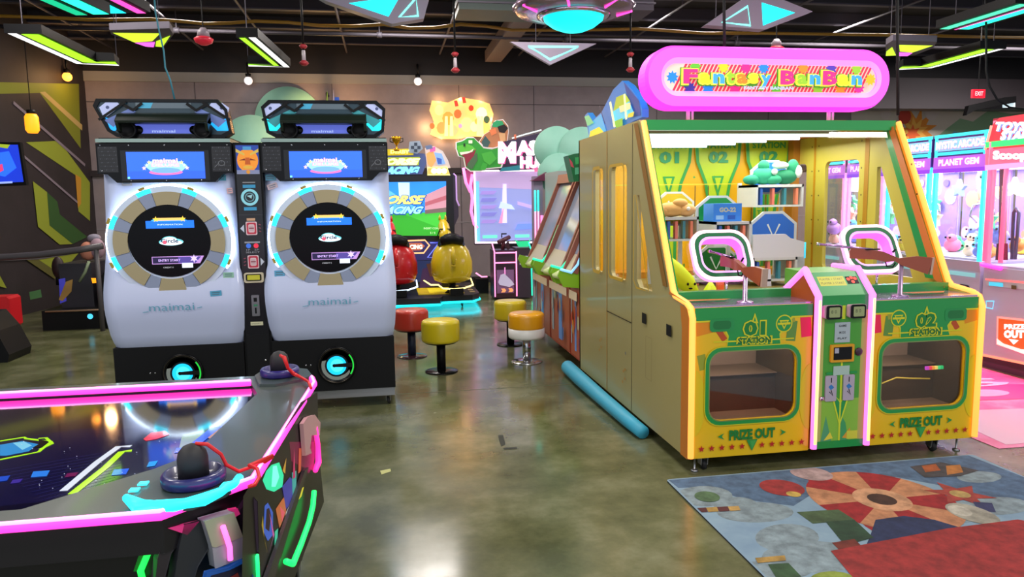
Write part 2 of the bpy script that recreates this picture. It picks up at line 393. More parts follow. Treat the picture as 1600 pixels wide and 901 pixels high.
# lime chevron strips
def strip(label, pts_px, z, w, mats, name='neon_strip_light', top=4.6):
    P = [atZ(x, y, z) for x, y in pts_px]; c = sum(P, V())/len(P); t = thing(name, label, 'neon light', c)
    m = MB()
    for i in range(len(P)-1):
        a, b = P[i], P[i+1]; d = (b-a).normalized(); q = V((-d.y, d.x, 0))*w/2; e = d*.0
        m.add([a-q, b-q, b+q, a+q, a-q+V((0, 0, .09)), b-q+V((0, 0, .09)), b+q+V((0, 0, .09)), a+q+V((0, 0, .09))], [(0, 3, 2, 1), (4, 5, 6, 7), (0, 1, 5, 4), (1, 2, 6, 5), (2, 3, 7, 6), (3, 0, 4, 7)], BLK)
    for q in (P[0], P[-1]): rod(m, (q.x, q.y, q.z+.09), top)
    m.build('housing', t)
    A = Art((0, 0, z), (1, 0, 0), (0, -1, 0), step=.004)
    n = len(mats)
    for k, (off, ww, mt) in enumerate(mats):
        pts = []
        for i, p in enumerate(P):
            a = P[max(0, i-1)]; b = P[min(len(P)-1, i+1)]; d = (b-a).normalized(); q = V((-d.y, d.x, 0))
            if 0 < i < len(P)-1:
                d1 = (p-a).normalized(); q1 = V((-d1.y, d1.x, 0)); d2 = (b-p).normalized(); q2 = V((-d2.y, d2.x, 0)); s_ = (q1+q2).normalized(); q = s_/max(.35, s_.dot(q1))
            pts.append((p.x+q.x*off, -(p.y+q.y*off)))
        A2 = Art((0, 0, z), (1, 0, 0), (0, -1, 0), step=.004); A2.k = k+1; A2.line(pts, ww, mt); A2.mb.build('light_tube', t)
    org(); return t
strip('lime and white bent neon strip, upper left beside the wall', [(36, 52), (134, 97), (183, 99)], 3.3, .34, [(.10, .08, WH), (-.06, .16, LM)])
strip('lime and white bent neon strip, upper right above the claw machines', [(1552, 76), (1448, 104), (1405, 106)], 3.3, .34, [(-.10, .07, WH), (.06, .15, LM)])
strip('lime and white V shaped neon light above the right dance cabinet', [(386, 58), (440, 103), (388, 101)], 3.3, .22, [(-.05, .07, WH), (.05, .06, LM)])
strip('cyan neon bar with pink stripe cut by the top left corner', [(70, -10), (142, 22)], 3.25, .34, [(-.09, .14, TEAL), (.08, .1, em('#12c890', 1.2))])
strip('wide cyan neon bar beside a pink stripe, top left', [(130, -12), (196, 20)], 3.5, .5, [(.10, .22, CY), (-.16, .09, HP)])
strip('cyan and mint double neon bar at the top right corner', [(1492, 45), (1620, 6)], 3.5, .5, [(.10, .17, TEAL), (-.14, .12, em('#56f5bd', 1.2)), (0, .03, HP)])
strip('short hot pink neon bar beside the cyan bar, top right', [(1540, 22), (1572, 10)], 3.95, .16, [(0, .12, HP)])
def gem(label, pts, lime, pink, z):
    flat_light('gem_light', label, 'neon light', pts, z, .07, mat('#67606c', .5), [('p', lime[0], YG), ('p', lime[1], em('#c6f52a', 1.2)), ('p', pink, MG)])
gem('hexagonal lime lamp with a pink corner hanging at the upper left', [(171, 47), (265, 44), (271, 54), (256, 73), (232, 74), (174, 54)], ([(176, 51), (250, 52), (238, 64), (210, 66)], [(244, 64), (266, 55), (254, 73), (243, 72)]), [(210, 66), (242, 65), (240, 73), (228, 72)], 3.4)
gem('hexagonal lime lamp with a pink corner hanging at the upper right', [(1384, 70), (1395, 63), (1464, 65), (1458, 75), (1428, 87), (1384, 87)], ([(1405, 70), (1458, 71), (1425, 82), (1406, 80)], [(1385, 80), (1394, 73), (1400, 86), (1384, 87)]), [(1405, 81), (1426, 82), (1418, 87), (1405, 87)], 3.4)
# red lamps / fixtures
def pendant(label, px, py, y, s=1.0, col='#d0283a', e=.25, cl=4.6, name='pendant_lamp'):
    c = atY(px, py, y); t = thing(name, label, 'lamp', c)
    m = MB(); m.tube([c+V((0, 0, .08*s)), (c.x, c.y, cl)], .006, BLK, 5); m.lathe([(.03*s, .10*s), (.06*s, .06*s), (.07*s, .0)], c, mat('#a0929a', .4), n=14); m.build('socket', t)
    m = MB(); m.lathe([(.075*s, .0), (.105*s, -.02*s), (.09*s, -.06*s), (.04*s, -.085*s), (.01*s, -.09*s)], c, mat(col, .3, 0, e), n=16); m.build('bulb', t); org()
pendant('red domed pendant lamp hanging above the left game cabinets', 318, 58, 7.6, .85)
pendant('red domed pendant lamp hanging behind the pink sign', 1213, 73, 7.6, .8)
def sprk(label, px, py, y=9.5):
    c = atY(px, py, y); m = MB(); m.tube([c+V((0, 0, -.06)), (c.x, c.y, 4.6)], .012, BLK, 6)
    m.lathe([(.03, .05), (.05, .03), (.03, 0)], c, mat('#b8303a', .5), n=10); m.lathe([(.02, -.02), (.025, -.14)], c, mat('#cfc6cc', .4), n=10); m.lathe([(.03, -.14), (.06, -.17), (.03, -.2)], c, mat('#b8303a', .5), n=10)
    lone('sprinkler_drop', m, label, 'sprinkler', c)
sprk('red and white sprinkler drop on a black hanger left of the large left prism light', 474, 76)
sprk('red and white sprinkler drop on a thin hanger above the lit mural', 711, 88)
sprk('red sprinkler drop right of the small triangle light', 985, 88)
def spot(label, px, py, y, col, e):
    c = atY(px, py, y); t = thing('wall_lamp', label, 'lamp', c); m = MB(); m.ell(c, (.075, .075, .075), em(col, e)); m.build('bulb', t)
    m = MB(); m.lathe([(.04, .05), (.05, .12)], c, BLK, n=10); m.tube([c+V((0, 0, .12)), c+V((0, 0, .3)), (c.x, YB, c.z+.3)], .015, BLK, 6); m.build('bracket', t); org()
    l = bpy.data.lights.new('warm_glow', 'POINT'); l.energy = 14; l.color = (1, .55, .22) ; l.shadow_soft_size = .08
    if 500 < px < 540: l.energy = 55
    if e < 2: l.energy = 1.5; l.color = (1, .9, .8)
    q = bpy.data.objects.new('warm_glow', l); q.parent = t; q.location = (.3 if px < 200 else 0, -.15, -.05); COL.objects.link(q)
spot('small orange bulb high at the left corner beside the mural', 105, 120, 13.6, '#ffa640', 2.5)
spot('small white globe on the back wall above the left dance cabinet', 388, 126, 14.1, '#e8e4e8', .8)
spot('small white globe on the back wall above the lit mural', 653, 127, 14.1, '#e8e4e8', .8)
spot('warm bulb on the back wall hidden behind the visor of the right white cabinet', 512, 172, 13.9, '#ffa640', 2.5)
m = MB(); c = atY(50, 193, 10.5); m.lathe([(.055, -.12), (.08, -.08), (.08, .08), (.06, .12)], c, em('#ff9a1a', 1.6), n=12); m.lathe([(.05, .12), (.05, .17)], c, BLK, n=12); m.tube([c+V((0, 0, .17)), (c.x, c.y, 4.6)], .006, BLK, 5)
lone('orange_lantern', m, 'orange glowing lantern hanging before the mural at left', 'lamp', c)
m = MB(); m.tube([atY(x, y, 5.9) for x, y in [(240, -20), (243, 20), (249, 50), (256, 80), (258, 105), (266, 125), (273, 156)]], .006, mat('#2a8296', .5), 6)
lone('blue_cable', m, 'thin blue cable dropping from the ceiling to the left dance cabinet roof', 'cable')
for px, l in ((1131, 'black cable hanging straight down to the left part of the pink sign'), (1402, 'black cable hanging straight down right of the pink sign')):
    y = 5.2; m = MB(); m.tube([atY(px, -30, y), atY(px+1, 80 if px < 1300 else 180, y)], .012, RUB, 6); lone('hanging_cable', m, l, 'cable')
m = MB(); m.tube([atY(x, y, 7.5) for x, y in [(1540, -20), (1541, 60), (1541, 110), (1546, 135), (1558, 155), (1578, 168), (1620, 172)]], .012, RUB, 6); lone('hanging_cable', m, 'black cable curving down at the upper right by the bright window', 'cable')
# mint cloud panels and mural on the back wall
MT = noisy('mint', '#8fc9b4', '#9bd3bd', 2, .6)
def disc_panel(label, cs, yw=YB):
    t = thing('cloud_panel', label, 'wall decoration', (atY(*cs[0][:2], yw).x, yw-.1, 0))
    for i, (px, py, r) in enumerate(cs):
        c = atY(px, py, yw-.08); m = MB(); m.lathe([(r, -.01*i), (r, .10)], (c.x, yw-.12-.012*i, c.z), MT, (0, 1, 0), 48); m.build('cloud_disc', t)
    org()
disc_panel('mint green round cloud panel behind the white dance cabinets', [(452, 188, .6), (395, 228, .55), (500, 222, .45)])
disc_panel('mint green round cloud panel behind the dinosaur game, left of the yellow cabinet', [(869, 232, .285), (908, 236, .31), (872, 272, .27), (908, 290, .38)], 9.6)
# lit mural cut-out
t = thing('lit_mural', 'orange glowing cut-out mural of cartoon shapes high on the back wall', 'wall art', (1.46, YB-.12, 2.7))
m = MB(); out = [(675, 157), (700, 160), (720, 152), (745, 156), (765, 162), (771, 178), (766, 200), (770, 215), (740, 213), (712, 217), (690, 217), (672, 210), (678, 190), (671, 172)]
P = [atY(x, y, YB-.12) for x, y in out]; m.prism([(p.x, p.z) for p in P], 'y', YB-.12, YB-.09, em('#f9c070', .95)); m.box((1.0, YB-.09, 3.0), (1.06, YB-.001, 3.06), BLK); m.box((1.9, YB-.09, 3.0), (1.96, YB-.001, 3.06), BLK); m.build('board', t)
A = Art((0, YB-.12, 0), (1, 0, 0), (0, 0, 1), step=.003)
for x, y, r, c in ((686, 172, 7, '#ffe08a'), (700, 185, 9, '#f79a3c'), (735, 172, 8, '#ffd070'), (715, 178, 6, '#f26a2e'), (736, 169, 4, '#e2401e'), (729, 195, 10, '#ffe98a'), (752, 178, 9, '#f5f2c8'), (690, 200, 8, '#ff9a4a'), (757, 200, 8, '#ffc866'), (708, 204, 7, '#b9b878'), (719, 197, 3, '#d49ac0'), (741, 198, 7, '#fff2a8'), (675, 197, 4, '#f26a2e'), (760, 187, 5, '#48603c'), (745, 190, 4, '#ffb347')):
    A.poly([(px, py) for px, py in circ(x, y, r, r*1.2, 10)], em(c, .9), True)
for x, y in ((712, 162), (724, 157)): A.poly([(x-3, y-4), (x+2, y-5), (x+4, y+4), (x-1, y+5)], em('#e8402c', .9), True)
for x in (695, 703, 745, 750): A.poly([(x, 182), (x+4, 182), (x+5, 213), (x-1, 213)], em('#ffdca0', .9), True)
A.mb.build('printed_art', t)
for x, z in ((-.66, .3), (-.66, -.1+.3), (.6, .4), (.0, .78), (-.4, .76), (.4, .76), (0, .0), (-.4, .02), (.66, .1)):
    l = bpy.data.lights.new('mural_glow', 'POINT'); l.energy = 3.2; l.color = (1, .58, .24); l.shadow_soft_size = .05; q = bpy.data.objects.new('mural_glow', l); q.parent = t; q.location = (x, -.02, z+.03); COL.objects.link(q)
org()
# explosion mural on back wall at right, generic
A = Art((0, YB-.01, 0), (1, 0, 0), (0, 0, 1), step=.002)
A.poly([(1330, 166), (1700, 166), (1700, 330), (1330, 330)], mat('#c0b6ac', .7), True)
A.poly([(1480, 200), (1500, 185), (1520, 190), (1545, 172), (1580, 178), (1700, 170), (1700, 260), (1440, 260), (1450, 225)], mat('#7d9f7e', .7), True)
A.poly([(1460, 240), (1490, 205), (1530, 212), (1560, 230), (1560, 260), (1450, 260)], mat('#5d93a8', .7), True)
c = A.P(1432, 205); A.poly(star(c[0], c[1], .5, .26, 11, 80), mat('#d88428', .7)); A.poly(star(c[0]-.05, c[1]-.02, .34, .17, 9, 60), mat('#e8aa48', .7)); A.poly(star(c[0]-.1, c[1]-.05, .2, .1, 7), mat('#e0602a', .7))
c = A.P(1413, 182); A.poly(circ(c[0], c[1], .15, .16, 14), mat('#b8392a', .7))
for x, y, r in ((1455, 176, .16), (1462, 170, .12), (1383, 178, .12)): c = A.P(x, y); A.poly(circ(c[0], c[1], r), mat('#c3b6b4', .7))
o = lone('wall_mural', A.mb, 'painted mural with orange burst and grey clouds on the back wall at right', 'wall art', (10.6, YB-.012, 2.6))
m = MB(); P = [atY(x, y, 13.2) for x, y in [(1514, 165), (1570, 152), (1588, 150), (1588, 160), (1570, 163), (1524, 172), (1510, 180)]]; m.prism([(p.x, p.z) for p in P], 'y', 13.2, 13.3, BLK); struct('trim_20', m)
A = Art((0, 13.3, 0), (1, 0, 0), (0, 0, 1), step=.004, n=(0, -1, 0)); A.poly([(1566, 162), (1586, 156), (1586, 168), (1566, 168)], em('#cfe6ee', .9), True); o = struct('window_1', A.mb)
m = MB(); c = atY(1530, 146, 9.6); t = thing('exit_sign', 'small red lit exit sign hanging at the upper right', 'exit sign', c); m.box((c.x-.1, c.y, c.z-.06), (c.x+.1, c.y+.04, c.z+.06), em('#ff2038', 1.2)); m.tube([c+V((0, .02, .06)), (c.x, c.y+.02, 4.6)], .006, BLK, 5); m.build('housing', t)
A = Art((c.x, c.y, c.z), (1, 0, 0), (0, 0, 1), step=.002); A.text('EXIT', 0, 0, .13, .06, em('#ffd0d0', 1.4)); A.mb.build('lettering', t); org()
# ================================================================== RHYTHM GAME CABINETS
PAN = mat('#bcc5e4', .3, coat=.3); CRM = mat('#a29674', .45); LAV = mat('#8893ae', .4)
GLW = em('#d8ecff', 9); LEDC = em('#1fe0ff', 2.0); LEDG = em('#22f07a', 1.7); SCB = mat('#040406', .25); SCB.node_tree.nodes['Principled BSDF'].inputs['Specular IOR Level'].default_value = .15
def oval(cx, cz, r, n=48, a0=0, a1=360, k=.945): return circ(cx, cz, r, r*k, n, a0, a1)
def rhythm(cx, yf, label, title_w, led, foot_rot):
    t = thing('rhythm_game_cabinet', label, 'arcade machine', (cx, yf, 0), 'white round screen dance cabinets')
    m = MB(); m.box((cx-.455, yf+.02, .08), (cx+.455, yf+.8, .15), mat('#a6a6ac', .3, .8)); m.build('plinth', t, .004)
    for sx in (-.4, .4):
        for yy in (.08, .7): caster(t, cx+sx, yf+yy, .08)
    m = MB(); m.box((cx-.46, yf, .15), (cx+.46, yf+.8, .56), BLK)
    for sx in (.18, .215): m.lathe([(.006, 0), (.006, .004)], (cx-sx, yf, .36), CHR, (0, -1, 0), 8)
    m.build('lower_body', t, .004)
    m = MB(); m.box((cx-.455, yf+.16, .56), (cx+.455, yf+.8, 2.05), BLK); m.build('upper_body', t)
    # curved white shell
    def prof(z):
        b = -.075*math.exp(-((z-.86)/.25)**2); return b+.05*max(0, (z-1.2)/.6)+(.03 if z < .6 else 0)*(1-(z-.54)/.06)
    def wid(z): return .462+.028*math.exp(-((z-.95)/.3)**2)-(.018*max(0, (.66-z)/.12))
    m = MB(); NU, NV = 20, 24
    def f(u, v):
        z = .545+1.29*v; x = (u*2-1)
        e = max(0, abs(x)-.86)/.14
        return (cx+x*wid(z), yf+prof(z)+.05*e*e, z)
    m.grid(f, NU, NV, PAN)
    L = [f(0, j/NV) for j in range(NV+1)]; R_ = [f(1, j/NV) for j in range(NV+1)]
    m.add(L+[(cx-.455, yf+.18, p[2]) for p in L], [(j, j+1, NV+2+j, NV+1+j) for j in range(NV)], PAN)
    m.add(R_+[(cx+.455, yf+.18, p[2]) for p in R_], [(j, NV+1+j, NV+2+j, j+1) for j in range(NV)], PAN)
    B = [f(i/NU, 0) for i in range(NU+1)]; m.add(B+[(p[0], yf+.18, p[2]) for p in B], [(i, NU+1+i, NU+2+i, i+1) for i in range(NU)], PAN)
    T = [f(i/NU, 1) for i in range(NU+1)]; m.add(T+[(p[0], yf+.18, p[2]) for p in T], [(i, i+1, NU+2+i, NU+1+i) for i in range(NU)], PAN)
    m.build('front_shell', t)
    # round control ring
    cz = 1.335; yr = yf-.045
    m = MB(); outer = oval(cx, cz, .428); m.prism(outer, 'y', yr, yf+.06, mat('#c9d8ee', .25, coat=.5)); rg = m.build('ring_housing', t)
    m = MB(); m.tube([(p[0], yr+.03, p[1]) for p in oval(cx, cz, .437)], .010, GLW, 8, closed=True); m.build('light_ring', t)
    for k in range(8):
        a = 90+45*k
        for w_, mt, nm in ((14.5, CRM, 'touch_button'),):
            m = MB(); aa = a; P1 = oval(cx, cz, .384, 6, aa-w_, aa+w_); P0 = oval(cx, cz, .285, 6, aa-w_, aa+w_)
            m.prism(P1+P0[::-1], 'y', yr-.014, yr, mt); m.build(nm, t, .003)
        m = MB(); aa = a+22.5; P1 = oval(cx, cz, .388, 4, aa-7.4, aa+7.4); P0 = oval(cx, cz, .285, 4, aa-7.4, aa+7.4)
        m.prism(P1+P0[::-1], 'y', yr-.009, yr, LAV); m.build('key_spacer', t)
        m = MB(); P1 = oval(cx, cz, .424, 5, aa-7, aa+7); P0 = oval(cx, cz, .391, 5, aa-7, aa+7); m.prism(P1+P0[::-1], 'y', yr-.006, yr, led[k]); m.build('indicator_light', t)
        m = MB(); P1 = oval(cx, cz, .446, 3, aa-3, aa+3); P0 = oval(cx, cz, .428, 3, aa-3, aa+3); m.prism(P1+P0[::-1], 'y', yr-.01, yr, mat('#a58b2a', .4)); m.build('gold_tag', t)
    m = MB(); m.prism(oval(cx, cz+.012, .283), 'y', yr-.006, yr+.02, SCB)
    A = Art((cx, yr-.006, cz), (1, 0, 0), (0, 0, 1), m)
    B1 = em('#1268e8', 1.0); A.rect(-.155, .10, .175, .155, B1); A.poly([(-.12, .155), (-.10, .168), (.10, .168), (.13, .155), (.10, .15), (-.10, .15)], em('#3a9cf0', 1)); A.rect(-.08, .155, .095, .175, em('#e8b460', 1))
    for s in (-.085, .1): A.poly(star(s, .165, .022, .01), em('#f2c040', 1))
    A.text('INFORMATION', .01, .126, .17, .01, em('#d8ecff', 1), 0)
    W = em('#e6eef8', 1); TQ = em('#5fb8c0', 1)
    A.poly(circ(.01, 0, .085, .026, 20), TQ); A.poly(circ(.0, .012, .055, .03, 16), TQ); A.poly(circ(.01, -.006, .078, .018, 20), W); A.poly(circ(.0, .012, .05, .024, 16), W)
    A.text('Circle', .0, .008, .12, .03, em('#1b3350', .8), .03); A.poly(circ(-.035, -.002, .014), em('#e0506a', 1))
    A.poly([(-.13, -.16), (.2, -.16), (.23, -.105), (-.13, -.105)], em('#b084c8', .8)); A.poly([(-.125, -.155), (.05, -.155), (.05, -.11), (-.125, -.11)], em('#1a1238', 1)); A.poly([(.05, -.155), (.17, -.155), (.21, -.11), (.05, -.11)], em('#473a86', 1))
    A.text('ENTRY START', -.01, -.133, .15, .018, em('#c8a8f0', 1.2), .01); A.poly(star(.16, -.125, .03, .014, 6), em('#c8b4ec', 1)); A.rect(.075, -.19, .15, -.155, em('#d6e2ff', 1)); A.text('CREDIT 0', -.02, -.185, .07, .01, em('#a8a8b0', 1), 0)
    m.build('round_screen', t)
    # lettering and stickers on the shell
    A = Art((cx, yf-.082, .86), (1, 0, 0), (0, 0, 1)); LT = mat('#5b9fb8', .4)
    def ym(z): return yf+prof(z)-.003
    A.text('maimai', -.01, .002, .31, .052, LT, -.008)
    A.line([(-.21, -.03), (-.17, -.026)], .005, LT); A.line([(.165, -.012), (.2, -.005)], .005, LT); A.mb.build('lettering', t)
    for (x, z, w_, h, c, rot, lb) in title_w:
        y = ym(z)-.002; ca, sa = math.cos(rot), math.sin(rot); A = Art((cx+x, y, z), (ca, 0, sa), (-sa, 0, ca)); A.rect(-w_/2, -h/2, w_/2, h/2, mat(c, .5)); A.rect(-w_*.36, h*.1, w_*.36, h*.25, mat('#4c6a78', .5)); A.rect(-w_*.36, -h*.25, w_*.3, -h*.1, mat('#5d7484', .5))
        A.mb.build('sticker', t)
    # title bezel
    m = MB(); m.prism([(cx-.46, 2.045), (cx-.46, 1.83), (cx-.395, 1.825), (cx-.335, 1.765), (cx+.335, 1.765), (cx+.395, 1.825), (cx+.46, 1.83), (cx+.46, 2.045)], 'y', yf-.02, yf+.2, BLKG)
    for sx in (-.24, 0, .24, -.43, .43):
        for zz in (2.03, 1.78 if abs(sx) < .3 else 1.85): m.lathe([(.005, 0), (.004, .003)], (cx+sx, yf-.02, zz), CHR, (0, -1, 0), 8)
    m.build('title_bezel', t, .003)
    for s in (-1, 1):
        m = MB(); A = Art((cx+s*.385, yf-.02, 1.93), (1, 0, 0), (0, 0, 1), m)
        A.rect(-.065, -.09, .065, .09, mat('#17171b', .4))
        for i in range(9):
            for k in range(7): A.mb.add([A.W((-.055+.0135*i+d[0]+(k % 2)*.006, -.078+.026*k+d[1])) for d in ((0, 0), (.006, .006), (.001, .008), (-.004, .003))], [(0, 1, 2, 3)], mat('#3f4046' if (i+k) % 3 else '#5d5e66', .35, .6))
        A.k += 1
        if s > 0: A.line(circ(.0, -.03, .022, .018, 14), .004, mat('#707278', .4), closed=True); A.line([(-.05, -.06), (-.02, -.03)], .004, mat('#707278', .4))
        m.build('speaker_grille', t)
    m = MB(); A = Art((cx, yf-.021, 1.885), (1, 0, 0), (0, 0, 1), m); A.rect(-.3, -.108, .3, .108, mat('#06060a', .2)); A.rect(-.262, -.095, .268, .098, em('#2a62e8', 1.0)); A.rect(-.262, -.095, .268, -.04, em('#2858dc', 1.0))
    YW = em('#fff2c8', 1); PKK = em('#f49ad0', 1); LB = em('#8cc6ff', 1)
    A.poly([(-.14, -.005), (-.10, .03), (.10, .03), (.15, -.005), (.11, -.04), (-.10, -.04)], LB); A.poly(circ(0, -.048, .115, .02, 24), em('#d96aa8', 1)); A.poly(circ(0, -.035, .10, .02, 24), em('#6a9cf2', 1))
    for s in (-1, 1):
        for k in range(3): A.poly(star(s*(.11+.018*k), .022-.02*k, .016, .007), em(('#ffe98a', '#bff5e0', '#ffc4e4')[k], 1))
    A.text('maimai', 0, .034, .17, .032, em('#e8569c', 1), .05); A.text('maimai', 0, .035, .17, .03, YW, .02); A.text('DELUXE', 0, .004, .19, .026, PKK, .05); A.text('DELUXE', 0, .004, .18, .02, em('#ffd8f0', 1), .0); A.rect(-.26, -.093, -.245, -.08, em('#7ce8d0', 1))
    m.build('title_screen', t)
    m = MB(); m.box((cx-.455, yf-.03, 2.05), (cx+.455, yf+.3, 2.075), mat('#8fa39a', .3, .6)); m.box((cx-.45, yf+.02, 2.075), (cx+.45, yf+.5, 2.085), BLK); m.build('roof_rail', t)
    # subwoofer
    m = MB(); q = (cx+.015, yf, .35); AX = (0, -1, 0)
    m.lathe([(.148, 0), (.148, .012), (.138, .016), (.132, .006), (.12, .004), (.118, .003)], q, BLKG, AX, 36); m.lathe([(.136, .004), (.136, .0175), (.133, .0175), (.133, .004)], q, mat('#4a4238', .3, .8), AX, 36)
    A = Art((q[0], yf-.012, q[2]), (1, 0, 0), (0, 0, 1), m)
    cr = circ(0, 0, .115, None, 24, 160+foot_rot, 330+foot_rot)+circ(.012, .012, .095, None, 24, 160+foot_rot, 330+foot_rot)[::-1]
    A.poly(cr, mat('#8b938e', .3)); A.poly(circ(0, 0, .088, None, 30), mat('#0a1a20', .3)); A.poly(circ(0, 0, .074, None, 30), em('#12b8f0', 1.1)); A.poly(circ(.004, 0, .05, None, 30), em('#3fe0ff', 1.2))
    g = circ(0, 0, .131, None, 14, -35+foot_rot, 40+foot_rot)+circ(0, 0, .121, None, 14, -35+foot_rot, 40+foot_rot)[::-1]; A.poly(g, em('#1ec83c', .8))
    a = math.radians(foot_rot); d = V((math.cos(a), math.sin(a))); e = V((-d.y, d.x))
    A.k += 4; A.poly([tuple(-d*.02+e*.012), tuple(-d*.02-e*.012), tuple(d*.12-e*.018), tuple(d*.12+e*.018)], BLK); A.poly(circ(-.018*d.x, -.018*d.y, .014), BLK)
    m.build('bass_speaker', t)
    return t
def marquee(t, cx, yf, flip):
    """overhead visor: open black octagonal frame, lit panels, a hood with two round speakers below"""
    org(t.location); f_ = -1 if flip else 1
    z0, z1 = 2.095, 2.365; yb = yf+.10
    O = [(cx-.46, z1), (cx-.485, z1-.05), (cx-.40, z0+.04), (cx-.34, z0), (cx+.40, z0-.005), (cx+.455, z0+.03), (cx+.43, z1-.07), (cx+.37, z1)]
    if flip: O = [(cx-.40, z1), (cx-.455, z1-.05), (cx-.425, z0+.03), (cx-.37, z0), (cx+.38, z0-.005), (cx+.44, z0+.04), (cx+.455, z1-.06), (cx+.39, z1)]
    o_ = [(p[0]*.95+cx*.05, (p[1]-2.23)*.84+2.23) for p in O]
    m = MB(); m.prism(O, 'y', yb-.04, yb+.05, BLKG, holes=[o_[::-1]]); m.prism(O, 'y', yb+.05, yb+.075, BLK); m.build('visor_frame', t, .003)
    m = MB(); A = Art((cx, yb-.03, 2.215), (1, 0, 0), (0, 0, 1), m)
    rel = [(p[0]-cx, p[1]-2.215) for p in o_]; A.poly(rel, mat('#1d3a48', .3))
    c1, c2 = ('#8fa0d8', '#16a0f0') if not flip else ('#7fb0b8', '#12d6e6')
    for s in (-1, 1):
        A.poly([(s*.30, -.02), (s*.44 if s > 0 or flip else -.41, .02), (s*.43 if s > 0 or flip else -.38, -.075), (s*.35, -.075)], em(c2, 1.0))
        A.poly([(s*.2, .06), (s*.27, .03), (s*.36, -.05), (s*.42, -.0), (s*.33, .04), (s*.24, .085)], mat('#5c6ea8' if not flip else '#2e8890', .3, 0, .4))
        A.poly([(s*.32, .125), (s*.40, .125), (s*.445, .09), (s*.425, .03), (s*.40, .025), (s*.30, .10)], mat('#a8b0d8', .3, 0, .45)); A.poly(circ(s*.39, .09, .012), mat('#4a5688', .4))
    A.rect(-.2, .085, .18, .125, mat('#56656f', .3, 0, .25)); A.poly([(-.2, .085), (-.1, .085), (-.08, .125), (-.15, .125)], mat('#3a96b8', .3, 0, .45))
    A.rect(-.22, -.095, .2, -.03, em('#5a68c8', .75)); A.text('maimai', -.02, -.078, .16, .02, em('#a0b4e8', .8), .02)
    A.mb.build('lit_panel', t)
    m = MB(); A = Art((cx, yb-.041, 2.215), (1, 0, 0), (0, 0, 1), m, .004)
    for s in (-1, 1):
        A.line([(s*.30, .12), (s*.215, .07), (s*.15, .12)], .022, BLK); A.line([(s*.26, .13), (s*.45, -.0)], .018, BLK)
        m.build('visor_strut', t); m = MB(); A = Art((cx, yb-.041, 2.215), (1, 0, 0), (0, 0, 1), m, .0015)
    m = MB()
    for p in [[(yb+.04, 2.285), (yb-.10, 2.25), (yb-.16, 2.20), (yb-.15, 2.185), (yb+.04, 2.185)]]:
        m.prism(p, 'x', cx-.31, cx+.31, mat('#1b241d', .35))
    for s in (-1, 1): m.prism([(yb+.04, 2.27), (yb-.13, 2.2), (yb-.15, 2.185), (yb-.12, 2.13), (yb+.04, 2.11)], 'x', cx+s*.31, cx+s*.29, mat('#1b241d', .35))
    m.build('hood', t, .003)
    for s in (-1, 1):
        m = MB(); c = (cx+s*.255, yb+.02, 2.14); m.lathe([(.06, 0), (.062, .1), (.055, .11), (.05, .10), (.02, .085)], c, BLK, (0, -1, 0), 26); m.lathe([(.03, 0), (.03, .07)], (cx+s*.19, yb+.02, 2.145), BLKG, (0, -1, 0), 16); m.build('round_speaker', t)
    m = MB(); m.box((cx-.03, yb-.02, 2.07), (cx+.03, yb+.05, 2.10), BLK); m.box((cx-.3, yb-.01, 2.07), (cx-.27, yb+.04, 2.11), BLK); m.box((cx+.27, yb-.01, 2.07), (cx+.3, yb+.04, 2.11), BLK); m.build('mount', t)
YM = 5.75
C_ = LEDC; G_ = LEDG
t1 = rhythm(-1.555, YM, 'white cabinet with round screen, left of the pair, blue stickers at its upper right', [(.36, 1.795, .075, .04, '#4aa0b4', 0, 's'), (.42, 1.70, .04, .04, '#c89a9a', .1, 's'), (.39, 1.08, .075, .04, '#8fbfa8', 0, 's'), (.30, .95, .08, .04, '#4a9cc0', .05, 's'), (-.29, 1.775, .07, .06, '#b8b0b0', .0, 's'), (.275, 1.785, .045, .035, '#b8b48a', 0, 's')], [C_]*8, 0)
marquee(t1, -1.555, YM, False)
t2 = rhythm(-.43, YM, 'white cabinet with round screen, right of the pair, green lit lower ring lights', [(-.41, 1.795, .075, .045, '#5c9ab0', 0, 's'), (-.40, 1.73, .075, .04, '#c4a8ac', .3, 's'), (-.28, 1.79, .045, .04, '#8d90a8', 0, 's'), (-.21, 1.79, .04, .02, '#a8acb8', 0, 's'), (.25, 1.79, .04, .04, '#9aa0b4', 0, 's'), (.32, 1.795, .045, .025, '#aeb2c0', 0, 's'), (-.37, 1.08, .075, .045, '#5aa0c8', 0, 's')], [C_, C_, C_, G_, G_, C_, C_, C_], 0)
marquee(t2, -.43, YM, True)
org()
